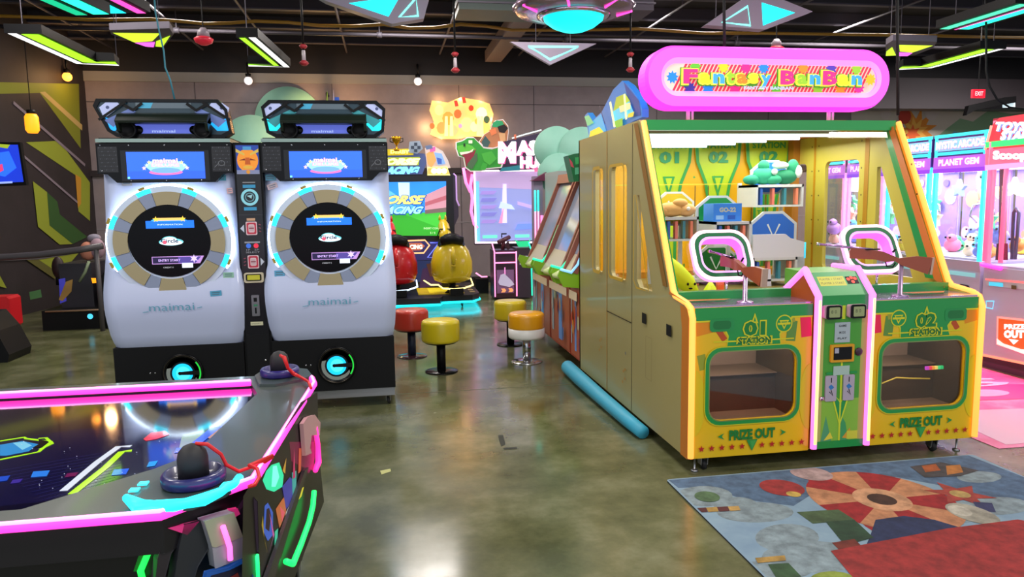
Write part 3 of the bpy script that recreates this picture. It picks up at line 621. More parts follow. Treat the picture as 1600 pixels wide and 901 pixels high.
# centre pillar
PX = -.99; t = thing('payment_pillar', 'black payment pillar with stickers between the two white cabinets', 'arcade machine', (PX, YM, 0))
m = MB(); m.box((PX-.1, YM+.01, .1), (PX+.1, YM+.7, 2.05), BLK); m.box((PX-.085, YM, .2), (PX+.085, YM+.02, 2.03), mat('#141418', .3)); m.build('body', t)
m = MB(); A = Art((PX, YM, 1.92), (1, 0, 0), (0, 0, 1), m); A.rect(-.08, -.10, .08, .11, mat('#1e3f9a', .4, 0, .3)); A.poly(circ(0, .0, .075, .085, 20), mat('#e08a24', .4, 0, .4))
A.rect(-.08, -.10, .08, -.07, mat('#8a93b8', .4)); A.poly([(-.08, .06), (-.02, .035), (-.02, .05), (-.08, .085)], mat('#e8c85a', .4)); A.poly([(.08, .06), (.02, .035), (.02, .05), (.08, .085)], mat('#e8c85a', .4))
A.poly([(-.06, .0), (-.02, .015), (-.015, .0)], mat('#8a2a12', .4)); A.poly([(.06, .0), (.02, .015), (.015, .0)], mat('#8a2a12', .4)); A.poly([(-.015, .02), (.015, .02), (.02, -.03), (-.02, -.03)], mat('#d06018', .4)); A.poly(circ(0, -.05, .035, .012, 14), mat('#f0c048', .4)); A.poly(circ(0, -.085, .014, .014, 14), mat('#f0a030', .4)); A.rect(-.03, .075, .03, .1, mat('#4aa0e0', .4))
m.build('sun_mask_picture', t)
m = MB(); A = Art((PX, YM, 1.62), (1, 0, 0), (0, 0, 1), m)
TT = mat('#7fc0cc', .4, 0, .3); A.hole(circ(0, .03, .062, .062, 30), circ(0, .03, .043, .043, 30), TT); A.hole(circ(0, .03, .034, .034, 20), circ(0, .03, .026, .026, 20), mat('#5a8a96', .4, 0, .2)); A.poly([(-.02, .04), (.02, .05), (.012, .02)], mat('#9fd0d8', .4))
for z in (.11, -.055): A.rect(-.045, z-.012, .045, z+.012, mat('#2f86b0', .4, 0, .2))
A.rect(-.045, .135, .045, .143, mat('#8a8a8e', .4)); A.line([(-.085, -.1), (.085, -.1)], .003, mat('#3a3a40', .4)); A.rect(-.03, -.143, .03, -.125, mat('#c89a78', .4))
m.build('dial_decal', t)
def card(z, side):
    m = MB(); A = Art((PX, YM, z), (1, 0, 0), (0, 0, 1), m); A.poly(rrect(-.04, -.05, .04, .05, .01), mat('#d6b8bc', .4)); A.hole(rrect(-.034, -.043, .034, .043, .012), rrect(-.022, -.030, .022, .030, .01), mat('#b82a40', .4)); A.rect(-.016, -.02, .016, .02, mat('#c4a4a8', .4)); A.rect(-.018, -.003, .018, .005, mat('#803040', .4))
    A.poly([(side*.052, .03), (side*.08, 0), (side*.052, -.03)], mat('#b8bcc8', .4))
    for k in range(3): A.line([(-side*.052, .03-.025*k), (-side*.068, .024-.025*k)], .006, mat('#8a4050', .4))
    m.build('card_slot', t)
card(1.42, -1); card(1.17, 1)
m = MB(); A = Art((PX, YM, 1.3), (1, 0, 0), (0, 0, 1), m); A.rect(-.055, .01, .055, .022, mat('#8d8d94', .4)); A.poly(circ(-.028, -.01, .018), mat('#3060c0', .3, 0, .5)); A.poly(circ(.026, -.01, .018), mat('#d02840', .3, 0, .5)); A.text('1P   2P', 0, -.04, .09, .012, mat('#9a9aa0', .4), 0); A.text('SELECT', 0, -.058, .1, .012, mat('#9a9aa0', .4), 0); m.build('select_buttons', t)
m = MB(); m.prism([(p[0]+PX, p[1]+1.055) for p in rrect(-.07, -.04, .07, .035, .015)], 'y', YM-.025, YM, mat('#c4b89c', .4)); m.prism([(p[0]+PX, p[1]+1.055) for p in rrect(-.055, -.025, .055, .025, .01)], 'y', YM-.029, YM-.02, BLK); m.prism([(p[0]+PX, p[1]+1.055) for p in rrect(-.045, -.018, .045, .018, .004)], 'y', YM-.031, YM-.02, mat('#a8a428', .4, 0, .3)); m.build('card_reader', t)
m = MB(); m.box((PX-.028, YM-.012, .76), (PX+.028, YM, .92), STL, .004); A = Art((PX, YM-.012, .84), (1, 0, 0), (0, 0, 1), m); A.rect(-.012, .03, .012, .06, BLK); A.rect(-.014, -.005, .014, .01, mat('#3a7a5a', .4)); A.rect(-.006, -.06, .006, -.015, BLK); m.build('coin_slot', t)
m = MB(); A = Art((PX, YM-.001, .70), (1, 0, 0), (0, 0, 1), m); A.rect(-.045, -.012, .045, .016, mat('#c8c6a4', .4)); A.text('INSERT', 0, .002, .07, .01, mat('#5a5a48', .4), 0); m.build('notice_label', t)
m = MB(); m.box((PX-.08, YM-.004, .2), (PX+.08, YM, .62), mat('#0e0e12', .35)); m.lathe([(.008, 0), (.008, .012)], (PX+.05, YM-.004, .42), CHR, (0, -1, 0), 10); m.build('coin_door', t); org()
# ================================================================== YELLOW SHOOTING CABINET
X0, X1, YF, YR = 1.68, 3.57, 3.90, 6.33; XM = (X0+X1)/2
OLI = mat('#a59862', .42, coat=.15); YEL = mat('#e2b90c', .35, coat=.3); GRN = mat('#14903f', .35, coat=.3); ORG_ = mat('#c87420', .4)
LIMY = mat('#b8bc24', .4); DYE = mat('#c9a01c', .4); BRN = mat('#6a4a1e', .6)
NEO = em('#ff9440', 1.9); NEP = em('#ff7ae8', 1.35); NEY = em('#ffe88a', 1.25)
t = thing('shooting_game_cabinet', 'large yellow and green two player shooting prize cabinet with pink lit sign', 'arcade machine', (XM, YF, 0)); YC = t
prof = [(YF, .09), (YF, .93), (YF+.03, .975), (YF+.08, .99), (YF+.26, 1.01), (YF+.30, 1.04), (YF+.84, 2.09), (YF+.87, 2.115), (YR, 2.105), (YR, .09)]
wl = [rrect(5.02, 1.015, 5.38, 1.84, .05), rrect(5.60, 1.02, 5.81, 1.84, .04), [(4.50, 1.0), (4.74, 1.0), (4.80, 1.05), (4.80, 1.62), (4.76, 1.62)]]
wr = [rrect(5.11, 1.0, 5.55, 1.87, .05), rrect(5.82, .98, 6.06, 1.87, .04), [(4.48, 1.03), (4.90, 1.03), (4.90, 1.80), (4.86, 1.80)]]
for xs, wins, sg in ((X0, wl, -1), (X1, wr, 1)):
    xa, xb = (X0, X0+.03) if sg < 0 else (X1-.03, X1)
    m = MB(); m.prism(prof, 'x', xa, xb, OLI if sg < 0 else mat('#b9ad45', .4), holes=[w_[::-1] for w_ in wins])
    if sg < 0:
        A = Art((xs, 0, 0), (0, -1, 0), (0, 0, 1), m, .0012, (-1, 0, 0)); S = mat('#3a3018', .6); SO = mat('#b8801c', .5)
        A.line([(-4.90, .09), (-4.90, 2.1)], .008, S); A.line([(-5.49, .09), (-5.49, 2.1)], .012, SO); A.line([(-4.90, .73), (-5.49, .73)], .008, S)
        A.poly([(-YF, .09), (-YF-.10, .09), (-YF-.10, .85), (-YF-.13, .98), (-YF, .97)], ORG_); A.poly([(-YF-.3, 1.02), (-YF-.2, 1.02), (-YF-.0, 1.0), (-YF-.3, 1.04)], ORG_)
        A.poly([(-4.23, 1.06), (-4.30, 1.06), (-4.86, 2.1), (-4.78, 2.1)], mat('#8c5f18', .5))
        for y, z in ((4.63, .805), (4.19, .80)): A.rect(-y-.04, z-.035, -y+.04, z+.035, BLK)
        for y, z in ((5.02, .3), (5.6, .42)):
            for dy, dz in ((0, 0), (.03, .05), (-.01, .07), (.04, -.03)): A.poly(circ(-y-dy, z+dz, .012, None, 10), SO)
        A.line([(-4.45, .42), (-4.56, .42), (-4.56, .7), (-4.45, .7)], .004, mat('#7d6c3c', .5), closed=True); A.poly(circ(-4.97, .5, .012, None, 10), STL)
        A.line([(-y, z) for y, z in wl[0]], .022, DYE, closed=True); A.line([(-y, z) for y, z in wl[1]], .028, DYE, closed=True); A.line([(-y, z) for y, z in wl[2]], .014, DYE, closed=True)
    else:
        A = Art((xb-.03, 0, 0), (0, -1, 0), (0, 0, 1), m, .0012, (-1, 0, 0)); SO = mat('#b07f10', .5)
        A.line([(-5.7, .95), (-5.7, 2.08)], .03, SO); A.line([(-5.02, .95), (-5.02, 2.08)], .05, mat('#a87c14', .5))
        for z in (1.0, 1.2, 1.4, 1.6, 1.8, 2.0):
            for y in (5.05, 5.7, 5.6, 4.6+(2.1-z)*-.3): A.poly(circ(-y, z, .007, None, 8), S)
        A.poly([(-4.24, 1.05), (-4.32, 1.05), (-4.82, 2.07), (-4.76, 2.07)], GRN); A.poly([(-4.14, 1.0), (-4.24, 1.05), (-4.76, 2.07), (-4.70, 2.07)], mat('#c8702c', .4))
    m.build('side_panel', t)
    for w_ in wins:
        m = MB(); xx = xa+.015; m.prism(w_, 'x', xx, xx+.004, GLS); m.build('window_pane', t)
    nx = X0+.012 if sg < 0 else X1-.012
    m = MB(); m.tube([(nx, y-.012, z) for y, z in [(YF, .1), (YF, .5), (YF, .92), (YF+.03, .975), (YF+.08, .995), (YF+.25, 1.015), (YF+.29, 1.05), (YF+.55, 1.56), (YF+.83, 2.1)]], .018, NEO, 8); m.build('edge_neon', t)
m = MB(); m.box((X0+.03, YF+.86, 2.08), (X1-.03, YR, 2.11), ORG_); m.box((X0+.03, YF+.82, 2.045), (X1-.03, YF+.88, 2.112), GRN); m.box((X0, YR-.03, .09), (X1, YR, 2.1), mat('#8a7430', .5)); m.box((X0+.03, YF+.02, .09), (X1-.03, YR, .12), YEL); m.build('carcass', t)
# raised floor of the play area, deck
m = MB(); m.box((X0+.03, YF+.30, .90), (X1-.03, YR-.2, .94), mat('#8a7a3c', .5)); m.box((X0+.03, YF+.25, .97), (X1-.03, YF+.31, 1.035), GRN); m.build('prize_floor', t)
DK = mat('#bfa4c8', .16, .75); m = MB(); m.box((X0+.03, YF+.01, .965), (X1-.03, YF+.26, .985), DK)
A = Art((X0, YF, .985), (1, 0, 0), (0, 1, 0), m)
for k in range(26): A.rect(.1+.066*k, .07+.012*(k % 3), .13+.066*k, .075+.012*(k % 3), mat('#5d4a66', .4))
for k in range(14): A.rect(.16+.12*k, .13, .21+.12*k, .136, mat('#5d4a66', .4))
A.poly([(.06, .15), (.28, .15), (.34, .19), (.06, .21)], mat('#d07a1c', .4)); A.poly([(1.5, .10), (1.7, .10), (1.76, .16), (1.44, .16)], mat('#d07a4c', .4)); m.build('deck', t)
# glass front (leaning)
gy0, gz0, gy1, gz1 = YF+.29, 1.03, YF+.84, 2.06
m = MB(); m.add([(X0+.03, gy0, gz0), (X1-.03, gy0, gz0), (X1-.03, gy1, gz1), (X0+.03, gy1, gz1)], [(0, 1, 2, 3)], glass('#ffffff', .05)); m.build('front_glass', t)
gv = V((0, gy1-gy0, gz1-gz0)); GL = gv.length; gv.normalize(); A = Art((X0+.03, gy0, gz0), (1, 0, 0), gv)
W_ = X1-X0-.06; A.rect(0, 0, .022, GL, GRN); A.mb.build('glass_trim', t); A = Art((X0+.03, gy0, gz0), (1, 0, 0), gv); A.rect(W_-.03, 0, W_, GL, GRN); A.mb.build('glass_trim', t)
for k in range(5):
    y = 4.95+.26*k; x1 = X0+1.55-.13*k; m = MB(); m.tube([(X0+.08, y, 2.03), (x1, y, 2.03)], .012, em('#e6f6ff', 1.3), 8); m.box((X0+.06, y-.014, 2.045), (x1+.02, y+.014, 2.08), mat('#8f9a6a', .5)); m.build('light_tube', t)
for k in range(2):
    l = bpy.data.lights.new('inner_light', 'AREA'); l.shape = 'RECTANGLE'; l.size = .7; l.size_y = .9; l.energy = 13; l.color = (1, .97, .85); q = bpy.data.objects.new('inner_light', l); q.parent = t; q.location = (-.45+.9*k, 1.5, 2.0); COL.objects.link(q)
# front plates
def fplate(xa, xb, num, wx0, wx1):
    win = rrect(wx0, .31, wx1, .715, .075); m = MB(); m.prism([(xa, .09), (xb, .09), (xb, .975), (xa, .975)], 'y', YF, YF+.02, YEL, holes=[win[::-1]])
    A = Art((0, YF, 0), (1, 0, 0), (0, 0, 1), m); YL = mat('#d2cc1c', .4); cxp = (wx0+wx1)/2
    for (x, z, w_, h, c, r) in [(.02, .88, .10, .12, '#d8880c', .2), (.10, .80, .12, .12, '#d9781c', .5), (.05, .74, .08, .1, '#e0a010', .1), (.03, .66, .05, .09, '#8a9a2c', .2), (.16, .82, .035, .09, '#b84a1c', .6), (.19, .76, .05, .09, '#7c8c3a', .15), (.12, .72, .12, .06, '#c8801c', -.4),
                               (-.04, .86, .07, .16, '#e0204a', .1), (-.13, .82, .06, .12, '#5c8c3a', -.1), (-.2, .77, .06, .07, '#c83018', 0), (-.09, .75, .10, .1, '#e07a1c', .3), (-.06, .68, .05, .06, '#e0601c', 0), (-.15, .90, .07, .07, '#9aa030', .2), (-.17, .72, .1, .05, '#d8b818', .4)]:
        if num == '02': x = -x
        bx = (xa if x > 0 else xb)+x
        if z-h/2 < .745 and wx0-.04 < bx+w_/2 and bx-w_/2 < wx1+.04: continue
        if not (xa+.03 < bx < xb-.03): bx = min(max(bx, xa+.05), xb-.05)
        A.poly([(max(xa+.001, min(xb-.001, bx+u*math.cos(r)-v*math.sin(r))), z+u*math.sin(r)+v*math.cos(r)) for u, v in ((-w_/2, -h/2), (w_/2, -h/2), (w_/2, h/2), (-w_/2, h/2))], mat(c, .4))
    for s in (-1, 1):
        A.poly([(max(xa, min(xb, p[0])), p[1]) for p in circ(xa if s < 0 else xb, .42, .07, .2, 20)], mat('#cfc010', .4)); 
    A.k += 1
    def tri(o): return [(xa+.0, .975), (xa+.0, .90-o*0), (xa+.15-o, .90), (xa+.19-o*.7, .82), (cxp-.2-o*.6, .745-o*.6), (cxp+.2+o*.6, .745-o*.6), (xb-.19+o*.7, .83), (xb-.12+o, .90+.005), (xb, .905), (xb, .975)]
    A.poly([(xa, .975), (xa, .892), (xa+.154, .892), (xa+.20, .80), (cxp-.17, .742), (cxp+.17, .742), (xb-.20, .80), (xb-.125, .897), (xb, .897), (xb, .975)], YL)
    A.poly([(xa, .975), (xa, .902), (xa+.16, .902), (xa+.208, .807), (cxp-.165, .747), (cxp+.165, .747), (xb-.208, .807), (xb-.133, .907), (xb, .907), (xb, .975)], GRN)
    A.line([(cxp-.25, .775), (cxp+.25, .775)], .008, YL)
    # emblem circle, oval plate
    s = 1 if num == '01' else -1; e = (cxp+s*.185, .865); A.poly(circ(e[0], e[1], .052), YL); A.poly(circ(e[0], e[1], .045), GRN); A.poly([(e[0]-.03, e[1]+.02), (e[0]+.03, e[1]+.02), (e[0], e[1]-.035)], YL); A.poly([(e[0]-.02, e[1]+.012), (e[0]+.02, e[1]+.012), (e[0], e[1]-.02)], GRN); A.rect(e[0]-.04, e[1]-.006, e[0]+.04, e[1]+.006, YL)
    A.poly(rrect(cxp-s*.20-.075, .835, cxp-s*.20+.075, .91, .02), mat('#1c8c46', .4)); A.poly(rrect(cxp-s*.20-.055, .848, cxp-s*.20+.055, .898, .02), mat('#127034', .35))
    A.poly([(cxp-.022, .875), (cxp, .935), (cxp+.022, .875)], YL); A.poly([(cxp-.008, .885), (cxp, .912), (cxp+.008, .885)], GRN)
    A.text(num, cxp, .845, .15, .100, YL, .09); A.text(num, cxp, .845, .132, .084, mat('#0c7a30', .4), .05); A.text('STATION', cxp, .775, .224, .050, YL, .10); A.text('STATION', cxp, .775, .206, .036, mat('#0c6a2c', .4), .045)
    A.hole(rrect(wx0-.033, .277, wx1+.033, .748, .10), win, mat('#c8c21a', .4)); A.hole(rrect(wx0-.027, .283, wx1+.027, .742, .095), rrect(wx0-.006, .304, wx1+.006, .721, .08), GRN); A.hole(rrect(wx0-.006, .304, wx1+.006, .721, .08), win, mat('#8a9a5c', .3, .5))
    A.text('PRIZE OUT', cxp, .218, .29, .064, mat('#0e7a30', .4), .06)
    for s in (-1, 1): A.poly([(cxp+s*.175, .235), (cxp+s*.215, .215), (cxp+s*.175, .195), (cxp+s*.19, .215)], GRN)
    A.poly([(cxp-.035, .185), (cxp+.035, .185), (cxp, .115)], GRN); A.poly([(cxp-.012, .178), (cxp+.026, .178), (cxp, .125)], mat('#3aa04a', .4))
    for k in range(11):
        x = xa+.05+(xb-xa-.1)*k/10
        if abs(x-cxp) > .035: A.poly(star(x, .148, .021, .009), mat('#b3241c', .4))
    m.build('front_plate', t)
    m = MB(); m.box((wx0, YF+.012, .305), (wx1, YF+.016, .72), glass('#eee2d8', .06)); m.build('prize_window', t)
    m = MB(); B1 = mat('#8a7868', .6); B2 = mat('#b0a296', .5)
    l = bpy.data.lights.new('added_bin_fill', 'AREA'); l.shape = 'RECTANGLE'; l.size = .45; l.size_y = .1; l.energy = 2.2; l.color = (1, .9, .85); q = bpy.data.objects.new('added_bin_fill', l); q.parent = t; q.location = ((wx0+wx1)/2-XM, .12, .77); q.rotation_euler = (PI/7, 0, 0); COL.objects.link(q); xs0, xs1 = wx0-.04, wx1+.04  # area light added to brighten the bin interior, not a cabinet lamp
    m.box((xs0, YF+.55, .25), (xs1, YF+.57, .8), B2); m.box((xs0, YF+.02, .25), (xs1, YF+.55, .27), B1); m.box((xs0, YF+.02, .78), (xs1, YF+.55, .8), B1); m.box((xs0-.01, YF+.02, .25), (xs0, YF+.55, .8), B1); m.box((xs1, YF+.02, .25), (xs1+.01, YF+.55, .8), mat('#4a3c28', .6)); m.box((xs0, YF+.3, .27), (xs1, YF+.55, .50), mat('#4c3f33', .5)); m.box((xs0, YF+.28, .50), (xs1, YF+.55, .505), mat('#8a7c6c', .4))
    m.build('prize_bin', t)
fplate(X0+.03, 2.44, '01', 1.805, 2.345); fplate(2.81, X1-.03, '02', 2.905, 3.465)
# centre console
m = MB(); cp = [(YF-.02, .10), (YF-.02, 1.02), (YF+.10, 1.145), (YF+.36, 1.15), (YF+.36, .97), (YF+.02, .97), (YF+.02, .10)]
m.prism(cp, 'x', 2.465, 2.785, mat('#4fa03a', .4)); A = Art((2.625, YF-.02, 0), (1, 0, 0), (0, 0, 1), m); LGc = mat('#7fb83a', .4); Y2 = mat('#c9d82e', .4)
A.rect(-.16, .10, .16, .145, GRN); A.rect(-.16, .93, .16, 1.02, GRN)
A.rect(-.16, .145, -.12, .93, mat('#a8b85c', .4)); A.rect(.12, .145, .16, .93, mat('#a8a850', .4)); A.rect(-.12, .40, .12, .93, mat('#43982f', .4)); A.rect(-.12, .145, .12, .40, LGc)
A.poly([(-.12, .145), (-.05, .145), (-.09, .30)], mat('#4a9a6a', .4)); A.poly([(.0, .145), (.06, .145), (.04, .25), (.01, .3)], mat('#3c9a5c', .4)); A.poly([(.02, .16), (.08, .15), (.07, .22)], mat('#d09a30', .4)); A.poly([(-.1, .15), (-.04, .16), (-.06, .2)], mat('#d8d040', .4)); A.rect(.05, .15, .12, .2, mat('#c8cc3c', .4))
A.line([(.0, .145), (0, .68)], .012, Y2); A.poly([(-.075, .47), (0, .38), (.075, .47), (.0, .23)], Y2); A.poly([(-.055, .445), (-.006, .38), (-.004, .27)], GRN); A.poly([(.055, .445), (.006, .38), (.004, .27)], GRN); A.line([(0, .88), (0, .96)], .02, Y2)
A.rect(-.055, .74, .045, .86, mat('#a6b4b8', .4)); A.text('GAME', -.005, .84, .05, .014, DGY, .03); A.text('MODE', -.005, .80, .04, .014, DGY, .01); A.text('PLAY', -.005, .765, .06, .012, DGY, .02)
A.rect(-.055, .545, .05, .60, mat('#a6c0b4', .4)); A.rect(-.1, .55, -.06, .565, GRN); A.rect(.055, .55, .1, .565, GRN)
m.build('centre_console', t)
# console slope
sv = V((0, .12, .125)).normalized(); m = MB(); A = Art((2.625, YF-.02, 1.02), (1, 0, 0), sv, m); A.rect(-.16, 0, .16, .173, GRN); A.rect(-.12, .07, .05, .14, mat('#c4c02a', .4)); A.text('PLAYER 1 START', -.035, .12, .15, .016, mat('#5a5a18', .4), 0); A.text('PLAYER 2 START', -.035, .09, .15, .016, mat('#5a5a18', .4), 0); A.rect(.06, .08, .135, .135, BLK)
for x, z in ((.075, .115), (.12, .118), (.098, .095), (.098, .125)): A.poly(circ(x, z, .011, None, 12), em('#ff3a2a', 1.2))
m.build('start_panel', t)
for s, nx in ((-1, 2.452), (1, 2.798)):
    dp = [(YF-.03, .10), (YF-.03, 1.02), (YF+.11, 1.155), (YF+.39, .96), (YF+.02, .96), (YF+.02, .10)]
    m = MB(); m.prism(dp, 'x', nx-.006, nx+.006, mat('#a04c12', .45)); m.build('divider', t)
    m = MB(); pl = [(nx, YF-.035, .11), (nx, YF-.035, .5), (nx, YF-.035, 1.02), (nx, YF+.11, 1.16)]+([(nx, YF+.40, .965), (nx, YF+.43, .99)] if s < 0 else [(nx, YF+.36, 1.155)])
    m.tube(pl, .019, NEP, 8); m.build('divider_neon', t)
    m = MB(); m.tube([(nx+.001, YF-.047, .14), (nx+.001, YF-.047, 1.0)], .011, NEY, 8); m.build('divider_neon_core', t)
for x in (2.545, 2.70):
    m = MB(); m.prism(rrect(x-.058, .89, x+.055, .965, .012), 'y', YF-.045, YF-.02, mat('#c49aa8', .4)); m.prism(rrect(x-.046, .885, x+.046, .965, .012), 'y', YF-.055, YF-.04, BLK); m.prism(rrect(x-.034, .897, x+.034, .955, .006), 'y', YF-.058, YF-.05, mat('#8a9264', .3, 0, .15))
    A = Art((x, YF-.058, .926), (1, 0, 0), (0, 0, 1), m); A.text('8 0', -.006, .004, .035, .02, mat('#3c4228', .4), 0); m.build('score_meter', t)
m = MB(); m.prism(rrect(2.545, .625, 2.695, .73, .006), 'y', YF-.035, YF-.02, mat('#d89a18', .4)); m.box((2.562, YF-.038, .64), (2.678, YF-.03, .715), BLK); m.box((2.566, YF-.04, .68), (2.592, YF-.036, .71), mat('#a8a8b8', .4)); m.build('card_reader', t)
m = MB(); m.lathe([(.024, 0), (.024, .008), (.016, .012)], (2.73, YF-.02, .68), mat('#3a2030', .4), (0, -1, 0), 16); m.build('push_button', t)
m = MB(); m.lathe([(.012, 0), (.012, .012)], (2.50, YF-.02, .41), CHR, (0, -1, 0), 12); m.build('key_lock', t)
for x in (2.557, 2.672):
    m = MB(); m.prism(rrect(x-.036, .39, x+.036, .545, .008), 'y', YF-.03, YF-.02, mat('#b8aebc', .3, .3)); A = Art((x, YF-.03, .468), (1, 0, 0), (0, 0, 1), m); A.poly([(-.018, .01), (.0, .025), (.02, .005), (-.002, -.01)], mat('#2f78b8', .4)); A.line([(-.01, -.02), (.012, -.045), (.0, -.01)], .006, BLK); A.rect(-.003, .035, .003, .065, BLK); m.build('coin_slot', t)
# casters, feet
for x, y in ((X0+.12, YF+.06), (X1-.25, YF+.06), (X0+.12, YR-.15), (X1-.15, YR-.15)): caster(t, x, y, .09, 1.15)
for x, y in ((X0+.03, YF+.04), (X1-.12, YF+.04)): foot(t, x+.03, y, .09)
# gun sights: lit rounded frames lying on the leaning glass
def gframe(cx, cz_, tilt):
    s0 = (cz_-gz0)/(gz1-gz0); c = V((cx, gy0+(gy1-gy0)*s0-.01, cz_)); u = V((1, 0, 0)); nrm = u.cross(gv)
    def L(r0, inset, d): return [c+u*p[0]+gv*p[1]+nrm*d for p in rrect(-.196+inset, -.17+inset, .196-inset, .17-inset, r0-inset*.6, 6)]
    A0, A1, A2, A3 = L(.11, 0, .03), L(.11, .022, .034), L(.11, .048, .034), L(.11, .062, .03)
    m = MB(); m.ring(L(.11, 0, 0), A0, em('#f5a0e8', 1)); m.ring(A0, A1, em('#ffc8d8', 1.35)); o = m.build('sight_frame_neon', t)
    m = MB(); m.ring(A1, A2, mat('#1f6a40', .4)); m.build('sight_frame', t)
    m = MB(); m.ring(A2, A3, em('#e69aec', 1.1)); m.ring(A3, L(.11, .062, -.05), em('#e070e8', .85)); m.build('sight_frame_inner_glow', t)
    m = MB(); b = c-gv*.17; m.tube([b+nrm*.01, (b.x, b.y+.0, .98)], .008, CHR, 8); m.build('frame_bracket', t)
gframe(2.045, 1.232, 0); gframe(3.07, 1.243, 0)
# rifles on posts
def rifle(px, pz, dirx, yp, L, tip, sh):
    m = MB(); m.lathe([(.05, 0), (.048, .008), (.014, .012), (.012, pz-.985-.02)], (px, yp, .985), mat('#b8a0c4', .25, .7), n=16); m.build('rifle_post', t)
    a = V(tip); b = V((px, yp, pz)); d = (b-a).normalized(); b = b-d*sh; up = V((0, 0, 1)); sd = d.cross(up).normalized(); up = sd.cross(d)
    if sd.y > 0: sd = -sd
    W = mat('#8c3d20', .35, coat=.3)
    m = MB()
    def pr2(poly, th, mm, off=0): m.prismw(poly, b+sd*(off+th/2), d, up, -sd*th, mm)
    pr2([(-L*.52, .012), (-L*.50, -.03), (-.06, -.022), (.0, -.03), (.05, -.02), (.09, -.04), (.235, -.078), (.25, .022), (.16, .022), (.07, .0), (-.02, .03), (-.1, .034), (-L*.5, .034)], .034, W)
    m.build('rifle_stock', t, .006)
    m = MB(); m.tube([b+d*(-L)+up*.036, b+d*(-.08)+up*.036], .008, mat('#b08cc0', .25, .8), 8); m.lathe([(.011, 0), (.011, .02)], b+d*(-L)+up*.036, CHR, tuple(d), 8); m.build('rifle_barrel', t)
    m = MB(); m.tube([b+up*-.03+d*-.0, b+up*-.058+d*.012, b+up*-.056+d*.045, b+up*-.03+d*.055], .004, BLK, 6); m.build('trigger_guard', t); m = MB(); m.tube([b+up*.03+d*.03, b+up*.052+d*.045], .006, BLK, 6); m.build('hammer', t); m = MB(); m.box(b+up*.03+d*-.12-V((.01, .01, 0)), b+up*.045+d*-.04+V((.01, .01, 0)), BLK); m.build('breech', t)
    m = MB(); m.prismw([(0, -.078), (0, .024), (.012, .024), (.012, -.078)], b+sd*.018+d*.245, d, up, -sd*.036, mat('#b89a88', .5)); m.build('butt_plate', t)
rifle(2.055, 1.19, 1, YF+.08, .31, (2.0, 4.35, 1.225), .075); rifle(3.065, 1.215, 1, YF+.08, .40, (2.72, 4.18, 1.255), .085)
# lit sign
sy = 4.78; zc = 2.395; sx0, sx1 = 1.72, 3.51; R_ = .205
cap = rrect(sx0, zc-R_, sx1, zc+R_, R_-.001, 12); inn = rrect(sx0+.13, zc-.092, sx1-.10, zc+.092, .09, 12); mid = rrect(sx0+.105, zc-.125, sx1-.075, zc+.125, .12, 12)
m = MB(); PKN = em('#ff3df0', 1.0); m.prism(cap, 'y', sy, sy+.13, PKN); ins = rrect(sx0+.015, zc-R_+.015, sx1-.015, zc+R_-.015, R_-.016, 12)
m.ring([V((p[0], sy, p[1])) for p in cap], [V((p[0], sy-.03, p[1])) for p in ins], PKN); m.ring([V((p[0], sy-.03, p[1])) for p in ins], [V((p[0], sy-.03, p[1])) for p in mid], em('#ff52f2', 1.0)); m.ring([V((p[0], sy-.03, p[1])) for p in mid], [V((p[0], sy-.01, p[1])) for p in inn], em('#ff8cf8', 1.05)); m.build('sign_tube', t)
m = MB(); A = Art(((sx0+sx1)/2+.015, sy-.005, zc), (1, 0, 0), (0, 0, 1), m, .001); hw = (sx1-sx0)/2-.117
A.poly(rrect(-hw, -.093, hw, .093, .088, 10), mat('#f2c8b8', .5, 0, .5)); RD = mat('#e0284a', .5, 0, .7)
for k in range(56):
    x = -hw+.03+k*.0272
    A.mb.add([A.W(p) for p in ((x, -.088), (x+.017, -.088), (x+.09+.017, .088), (x+.09, .088))], [(0, 1, 2, 3)], RD) if -hw+.03 < x < hw-.12 else 0
A.k += 1
for x, z, c in ((-.72, .0, '#1a7ad8'), (-.56, .07, '#5cb030'), (-.36, .07, '#f0c020'), (-.2, .07, '#e82080'), (-.07, .07, '#1a7ad8'), (.22, .07, '#f08020'), (.43, .07, '#4a30a8'), (.62, .07, '#8ab82a'), (-.6, -.07, '#3a2a98'), (-.47, -.07, '#1a7ad8'), (-.28, -.07, '#e82080'), (.33, -.07, '#8ab82a'), (.5, -.07, '#f08020'), (.64, -.06, '#d81a90'), (.725, .0, '#e8a818'), (.02, -.07, '#5cb030')):
    A.poly([(p[0], max(-.09, min(.09, p[1]))) for p in star(x, z, .045, .028, 9)], mat(c, .5, 0, .8))
A.k += 2
cl = ['#e8247a', '#e8c81c', '#3a96e0', '#8ab82a', '#f07a20', '#f0c820', '#3a96e0', None, '#e8247a', '#8ab82a', '#3a96e0', '#e8247a', '#e8c81c', '#3a96e0']
wds = 'Fantasy BanBan'; xp = -.60; x = xp; ps = []
for i, ch in enumerate(wds):
    w_ = {'F': .105, 'a': .08, 'n': .085, 't': .06, 's': .07, 'y': .08, ' ': .04, 'B': .11}[ch]; ps.append((ch, x+w_/2, w_, i)); x += w_+.008
sc = 1.31/(x-xp)
